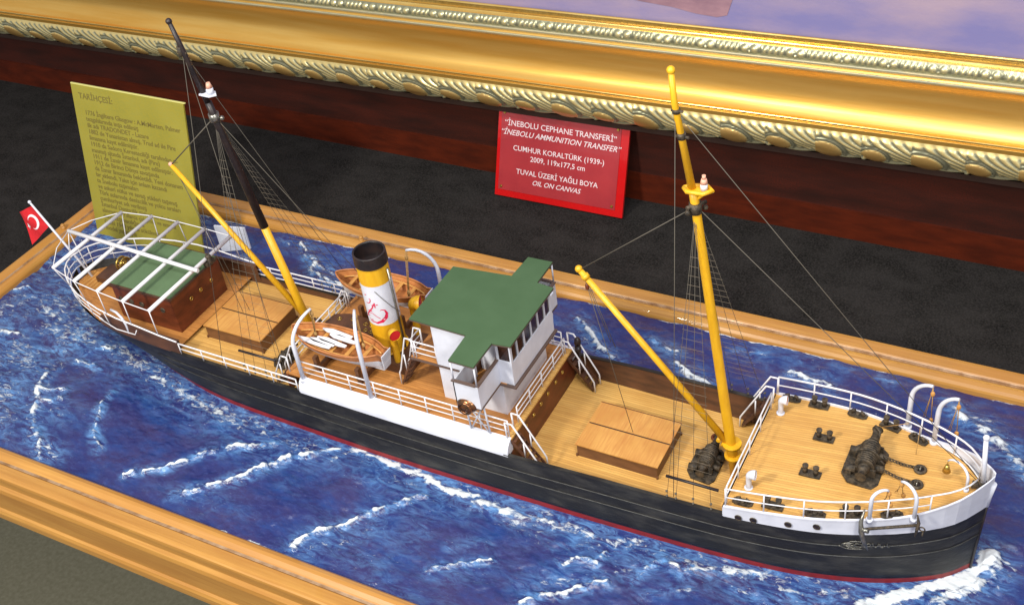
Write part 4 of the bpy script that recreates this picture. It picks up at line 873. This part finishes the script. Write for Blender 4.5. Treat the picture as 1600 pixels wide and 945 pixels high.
# ---------------------------------------------------------------- lifeboats (hang from davits: things of their own)
def lifeboat(loc, rz, label, oars):
    root = empty('lifeboat', loc, label, 'lifeboat', 'lifeboats hanging at the boat deck'); root.rotation_euler = (0, 0, rz)
    Lh, Wd, Hh = .555, .185, .20
    def sec(x, z, k=1.0):   # half breadth at station u=-1..1, height fraction t 0..1
        u = x/Lh; full = (1-abs(u)**2.4)**.8 if abs(u) < 1 else 0
        if u > .6: full = max(full, .30*min(1, (u-.6)/.3))
        return Wd*full*(max(0, z)**.45)
    xs = [Lh*math.sin(math.pi/2*(-1+2*k/24)) for k in range(25)]
    sheer = lambda x: .035*(x/Lh)**2
    def shell(t0, t1, off, n=6):
        b = MB()
        for sg in (-1, 1):
            rows = []
            for x in xs:
                r = []
                for k in range(n+1):
                    t = t0+(t1-t0)*k/n; r.append((x*(1-.10*(1-t)), sg*max(0, sec(x, t)+off*(1 if abs(x) < Lh*.99 else 0)), (Hh)*t+sheer(x)*t))
                rows.append(r)
            b.grid(rows)
        return b
    hl = shell(0, .62, .002).box((-Lh*.85, -.006, -.012), (Lh*.9, .006, .01)); hl.build('hull', 'boatwhite', root)
    shell(.62, 1.0, .004).build('sheer_strake', 'boatwood', root)
    MB().add([(Lh-.02, -.052, .05), (Lh+.0, -.075, .235), (Lh+.0, .075, .235), (Lh-.02, .052, .05), (Lh-.005, -.052, .05), (Lh+.012, -.075, .235), (Lh+.012, .075, .235), (Lh-.005, .052, .05)], [(0, 1, 2, 3), (7, 6, 5, 4), (1, 5, 6, 2), (0, 4, 5, 1), (3, 2, 6, 7), (0, 3, 7, 4)]).build('transom', 'boatwhite', root)
    shell(.15, .985, -.010).build('lining', 'boatwood', root)
    g = MB()
    for sg in (-1, 1): g.tube([(x, sg*(sec(x, 1)+.002), Hh+sheer(x)+.004) for x in xs], .009, 6)
    g.build('gunwale', 'boatwood', root)
    fl_ = MB(); rows = [[(x*.85, -sec(x, .4)*.9, Hh*.42), (x*.85, sec(x, .4)*.9, Hh*.42)] for x in xs]; fl_.grid(rows, False); fl_.build('bottom_boards', 'boatwood', root)
    for x in (-.36, -.2, -.02, .16, .33):
        y = sec(x, .8)-.006; MB().box((x-.022, -y, Hh*.78), (x+.022, y, Hh*.78+.010)).build('thwart', 'hatch', root)
    for sg in (-1, 1):
        MB().tube([(x, sg*(sec(x, .78)-.03), Hh*.78+.012) for x in xs[4:-4]], .010, 6).build('side_bench', 'hatch', root)
    if oars:
        for (xa, xb, y, rot) in oars:
            c_, s_ = math.cos(rot), math.sin(rot)
            def q(x, yy): return (x*c_-yy*s_, y+x*s_+yy*c_)
            lf = (xb-xa); wd = .034
            pl = [q(xa, -wd*.25), q(xa+lf*.2, -wd*.9), q(xa+lf*.8, -wd*.9), q(xb, -wd*.6), q(xb, wd*.4), q(xa+lf*.3, wd*.9), q(xa, wd*.25)]
            MB().prism([(a[0], a[1]) for a in pl], Hh*.98, Hh*.98+.008).build('white_board', 'wire', root)
    MB().torus((0, 0, 0), .001, .0005).v
    return root
lifeboat((-.93, -.405, .88), -.02, 'wooden lifeboat with white boards across its thwarts, hanging on the near side beside the railing',
         [(-.44, -.02, -.11, -.05), (-.24, .12, -.03, -.05), (-.26, .10, .10, -.02), (-.14, .18, .05, -.04), (-.30, -.0, -.065, -.02)])
lifeboat((-1.0, .50, .88), .03, 'empty wooden lifeboat hanging on the far side, partly hidden behind the yellow funnel', None)
for sg in (-1, 1):
    for x in (-1.18, -.68):
        MB().prism([(x-.02, sg*.41-.12), (x+.02, sg*.41-.12), (x+.02, sg*.41+.12), (x-.02, sg*.41+.12)], .70, .76).box((x-.02, sg*.41-.13, .76), (x+.02, sg*.41-.08, .90)).box((x-.02, sg*.41+.08, .76), (x+.02, sg*.41+.13, .90)).build('boat_chock', 'hatchside', ship)
# ---------------------------------------------------------------- forecastle davits
for (b_, tip) in (((4.249, .555, .86), (.17, -.05)), ((4.489, .43, .885), (.15, -.03)), ((4.21, -.555, .86), (.075, .06)), ((4.525, -.45, .89), (-.10, .06))):
    far = b_[1] > 0
    o, t = davit(b_, b_[2]+(.58 if far else .33), tip, .021 if far else .016, arc=80 if far else 130)
    r = MB(); q = Vector(t)
    lo = Vector((q.x+.02, q.y+(.02 if far else .05), b_[2]+(.18 if far else .10)))
    r.tube([q, lo], .004, 5).tube([q, lo+Vector((-.05, 0, .02))], .003, 5).tube([q+Vector((0, 0, -.06)), lo+Vector((-.07, .03, -.02))], .003, 5); r.build('tackle', 'rope', o)
    for f_ in (.22, 1.0): MB().ball(q+(lo-q)*f_, .024, 8, 6, (.8, .6, 1.2)).build('block', 'hatch', o)
rope((4.27, .45, 1.02), (4.05, .50, .85), .003, 'rope', 'slack_line'); rope((4.37, .40, 1.05), (4.385, .26, .88), .0028, 'rope', 'slack_line')
# bell on its arched post and the jackstaff
bo, bt = davit((4.83, -.04, .925), 1.17, (-.11, .06), .012, arc=150)
MB().tube([(bt[0], bt[1], bt[2]), (bt[0], bt[1], bt[2]-.06)], .003, 4).cyl((bt[0], bt[1], bt[2]-.05), (bt[0], bt[1], bt[2]-.12), .014, 12, .034).ball((bt[0], bt[1], bt[2]-.135), .013).build('bell', 'brass', bo)
js = MB().tube([(4.945, 0, .95), (4.90, 0, 1.50)], [.021, .018], 10).ball((4.90, 0, 1.515), .026).build('jackstaff', 'white', ship)
MB().cyl((4.94, 0, 1.0), (4.935, 0, 1.04), .032, 10).box((4.86, -.03, .97), (4.93, .03, 1.0)).build('staff_clamp', 'iron', js)
# ---------------------------------------------------------------- bitts and fairleads
def bitts(x, y, rz=0):
    c_, s_ = math.cos(rz), math.sin(rz); z = zf(x)+.001; b = MB(); f = lambda u, v: (x+u*c_-v*s_, y+u*s_+v*c_)
    b.prism([f(-.088, -.04), f(.088, -.04), f(.088, .04), f(-.088, .04)], z, z+.018)
    o = b.build('mooring_bitts', 'iron', ship)
    for u in (-.045, .045):
        p = f(u, 0); MB().cyl((p[0], p[1], z+.018), (p[0], p[1], z+.085), .021, 12).cyl((p[0], p[1], z+.085), (p[0], p[1], z+.10), .026, 12).build('bitt_post', 'iron', o)
def fairlead(x, y, rz=0):
    c_, s_ = math.cos(rz), math.sin(rz); z = zf(x)+.001; f = lambda u, v: (x+u*c_-v*s_, y+u*s_+v*c_)
    b = MB().prism([f(-.085, -.022), f(-.06, -.036), f(.06, -.036), f(.085, -.022), f(.085, .022), f(.06, .036), f(-.06, .036), f(-.085, .022)], z, z+.016)
    for u in (-.05, .05):
        p = f(u, 0); q = f(u*.45, 0); b.tube([(p[0], p[1], z+.01), (p[0], p[1], z+.045), (q[0], q[1], z+.055)], .014, 8)
    p = f(0, 0); b.cyl((p[0], p[1], z), (p[0], p[1], z+.035), .018, 10)
    b.build('fairlead', 'iron', ship)
for a in ((3.636, -.18, 0), (3.628, .254, 0), (3.454, -.605, .0), (4.06, -.525, .25), (3.476, .645, 0), (4.118, .53, -.28)): bitts(*a)
for a in ((3.21, -.635, 0), (3.795, -.60, .1), (4.36, -.45, .42), (3.22, .67, 0), (3.821, .605, -.12), (4.367, .43, -.42)): fairlead(*a)
# ---------------------------------------------------------------- windlass and winches
def winch(cx, cy, z, name, chains=False, S=1.0):
    f = lambda u, v, w=0: (cx+u*S, cy+v*S, z+w*S)
    def bx(b, u0, u1, v0, v1, w0, w1): return b.box(f(u0, v0, w0), f(u1, v1, w1))
    b = MB().prism([f(-.165, -.15)[:2], f(-.10, -.23)[:2], f(.09, -.25)[:2], f(.13, -.19)[:2], f(.13, .16)[:2], f(.06, .22)[:2], f(-.08, .22)[:2], f(-.165, .12)[:2]], z, z+.018)
    o = b.build(name, 'iron', ship)
    # side frames
    for v in (-.13, .0, .13):
        MB().prism([f(-.08, v-.01)[:2], f(.09, v-.01)[:2], f(.09, v+.01)[:2], f(-.08, v+.01)[:2]], z+.018, z+.10*S).cyl(f(.0, v-.012, .10), f(.0, v+.012, .10), .05*S, 14).build('side_frame', 'iron', o)
    for v0, v1, r, nm in ((-.125, -.015, .066, 'drum'), (.015, .125, .062, 'drum')):
        b = MB().cyl(f(0, v0, .11), f(0, v1, .11), r*S, 20)
        for k in range(5): b.torus(f(0, v0+(v1-v0)*(k+.5)/5, .11), (r+.002)*S, .009*S, 'y', 18, 5)
        b.build(nm, 'iron', o)
    for v0, v1 in ((-.15, -.24), (.15, .30)):
        b = MB().tube([f(0, v0, .11), f(0, v0+(v1-v0)*.2, .11), f(0, v0+(v1-v0)*.5, .11), f(0, v0+(v1-v0)*.9, .11), f(0, v1, .11)], [.05*S, .036*S, .028*S, .034*S, .045*S], 14); b.build('warping_head', 'iron', o)
    MB().cyl(f(0, -.018, .10), f(0, -.004, .10), .095*S, 24).torus(f(0, -.011, .10), .092*S, .009*S, 'y', 26, 5).cyl(f(.085, -.02, .06), f(.085, .0, .06), .045*S, 16).build('gear_wheel', 'iron', o)
    for v in (-.15, .05): 
        MB().cyl(f(-.15, v+.02, .06), f(-.06, v+.02, .07), .034*S, 14).box(f(-.15, v-.015, .018), f(-.09, v+.05, .055)).build('steam_cylinder', 'iron', o)
    MB().cyl(f(.05, .07, .06), f(.14, .07, .06), .03*S, 12).cyl(f(.05, -.06, .06), f(.14, -.06, .06), .03*S, 12).tube([f(.02, .2, .02), f(.03, .24, .16), f(-.02, .28, .17)], .012*S, 6).build('brake_gear', 'iron', o)
    return o
wl_ = winch(4.045, .04, zf(4.04)+.002, 'windlass', S=1.05)
def chain(a, b_, n, name='anchor_chain'):
    A_, B_ = Vector(a), Vector(b_); b = MB()
    d = (B_-A_); L_ = d.length; ang = math.atan2(d.y, d.x); step = L_/n
    for k in range(n):
        c0 = A_+d*((k+.5)/n); c0.z += -.02*math.sin(math.pi*(k+.5)/n)
        pts = []
        for j in range(9):
            t = 2*math.pi*j/8; u = step*.68*math.cos(t); v = .0125*math.sin(t)
            pts.append((c0.x+u*math.cos(ang)-(v*math.sin(ang) if k % 2 == 0 else 0), c0.y+u*math.sin(ang)+(v*math.cos(ang) if k % 2 == 0 else 0), c0.z+(v if k % 2 else 0)))
        b.tube(pts, .0055, 5, caps=False)
    return b.build(name, 'iron', ship)
chain((4.16, .10, .93), (4.44, .095, .905), 11); chain((4.16, -.04, .93), (4.45, -.078, .905), 11)
for (x, y) in ((4.455, .092), (4.465, -.078)):
    z = zf(x)+.006
    o = MB().torus((x, y, z+.006), .040, .014, 'z', 20, 8).build('hawse_pipe', 'iron', ship)
    MB().cyl((x, y, z-.002), (x, y, z+.002), .034, 16).build('pipe_mouth', 'mastblack', o); MB().torus((x, y, z+.012), .02, .007, 'x', 12, 5).build('chain_link', 'steel', o)
winch(2.665, .03, .312, 'cargo_winch', S=.92)
winch(-1.80, -.30, .482, 'cargo_winch', S=.62); winch(-1.78, .12, .482, 'cargo_winch', S=.6)
# ---------------------------------------------------------------- anchor stowed on the near bow
an = MB().tube([(4.20, -.632, .845), (4.56, -.50, .905)], [.012, .013], 8).build('anchor', 'iron', ship)
MB().tube([(4.17, -.57, 1.0), (4.16, -.625, .90), (4.175, -.645, .82), (4.20, -.66, .74), (4.245, -.675, .66)], [.006, .018, .024, .02, .004], 8).tube([(4.23, -.65, .85), (4.175, -.64, .84)], .02, 6).build('fluke', 'steel', an)
MB().tube([(4.55, -.48, 1.0), (4.57, -.50, .93), (4.565, -.505, .87), (4.56, -.52, .79)], [.006, .014, .014, .006], 8).torus((4.60, -.495, .87), .022, .006, 'y', 12, 5).torus((4.61, -.495, .82), .018, .006, 'x', 12, 5).build('anchor_stock', 'iron', an)
# ---------------------------------------------------------------- raised name flourish on the near bow
def onh(x, z, off=.004): return (xsh(x, z), -(hull_y(x, z)+off), z)
NM = [[(4.02, .525), (4.05, .545), (4.09, .55), (4.12, .535), (4.10, .515), (4.06, .51), (4.03, .52), (4.05, .535), (4.10, .53)],
      [(4.06, .495), (4.10, .485), (4.15, .49), (4.19, .51), (4.17, .54), (4.13, .545), (4.12, .52), (4.16, .505), (4.21, .50)],
      [(4.19, .555), (4.17, .53), (4.20, .51), (4.23, .52), (4.235, .545), (4.215, .55), (4.21, .525), (4.25, .50)],
      [(4.25, .555), (4.255, .52), (4.27, .505), (4.285, .52), (4.29, .55)], [(4.30, .545), (4.305, .51), (4.325, .505), (4.335, .53)], [(4.35, .55), (4.355, .51), (4.37, .505)],
      [(4.00, .505), (4.05, .475), (4.12, .465), (4.18, .475)], [(4.08, .57), (4.14, .575), (4.20, .572)]]
for ln in NM:
    P_ = [Vector((x, z, 0)) for x, z in ln]; q = []
    for i in range(len(P_)-1):
        for t in (0, .33, .66): q.append(onh(sinterp([(j, p.x) for j, p in enumerate(P_)], i+t), sinterp([(j, p.y) for j, p in enumerate(P_)], i+t)))
    q.append(onh(P_[-1].x, P_[-1].y)); MB().tube(q, .0045, 5).build('name_lettering', 'steel', hull)
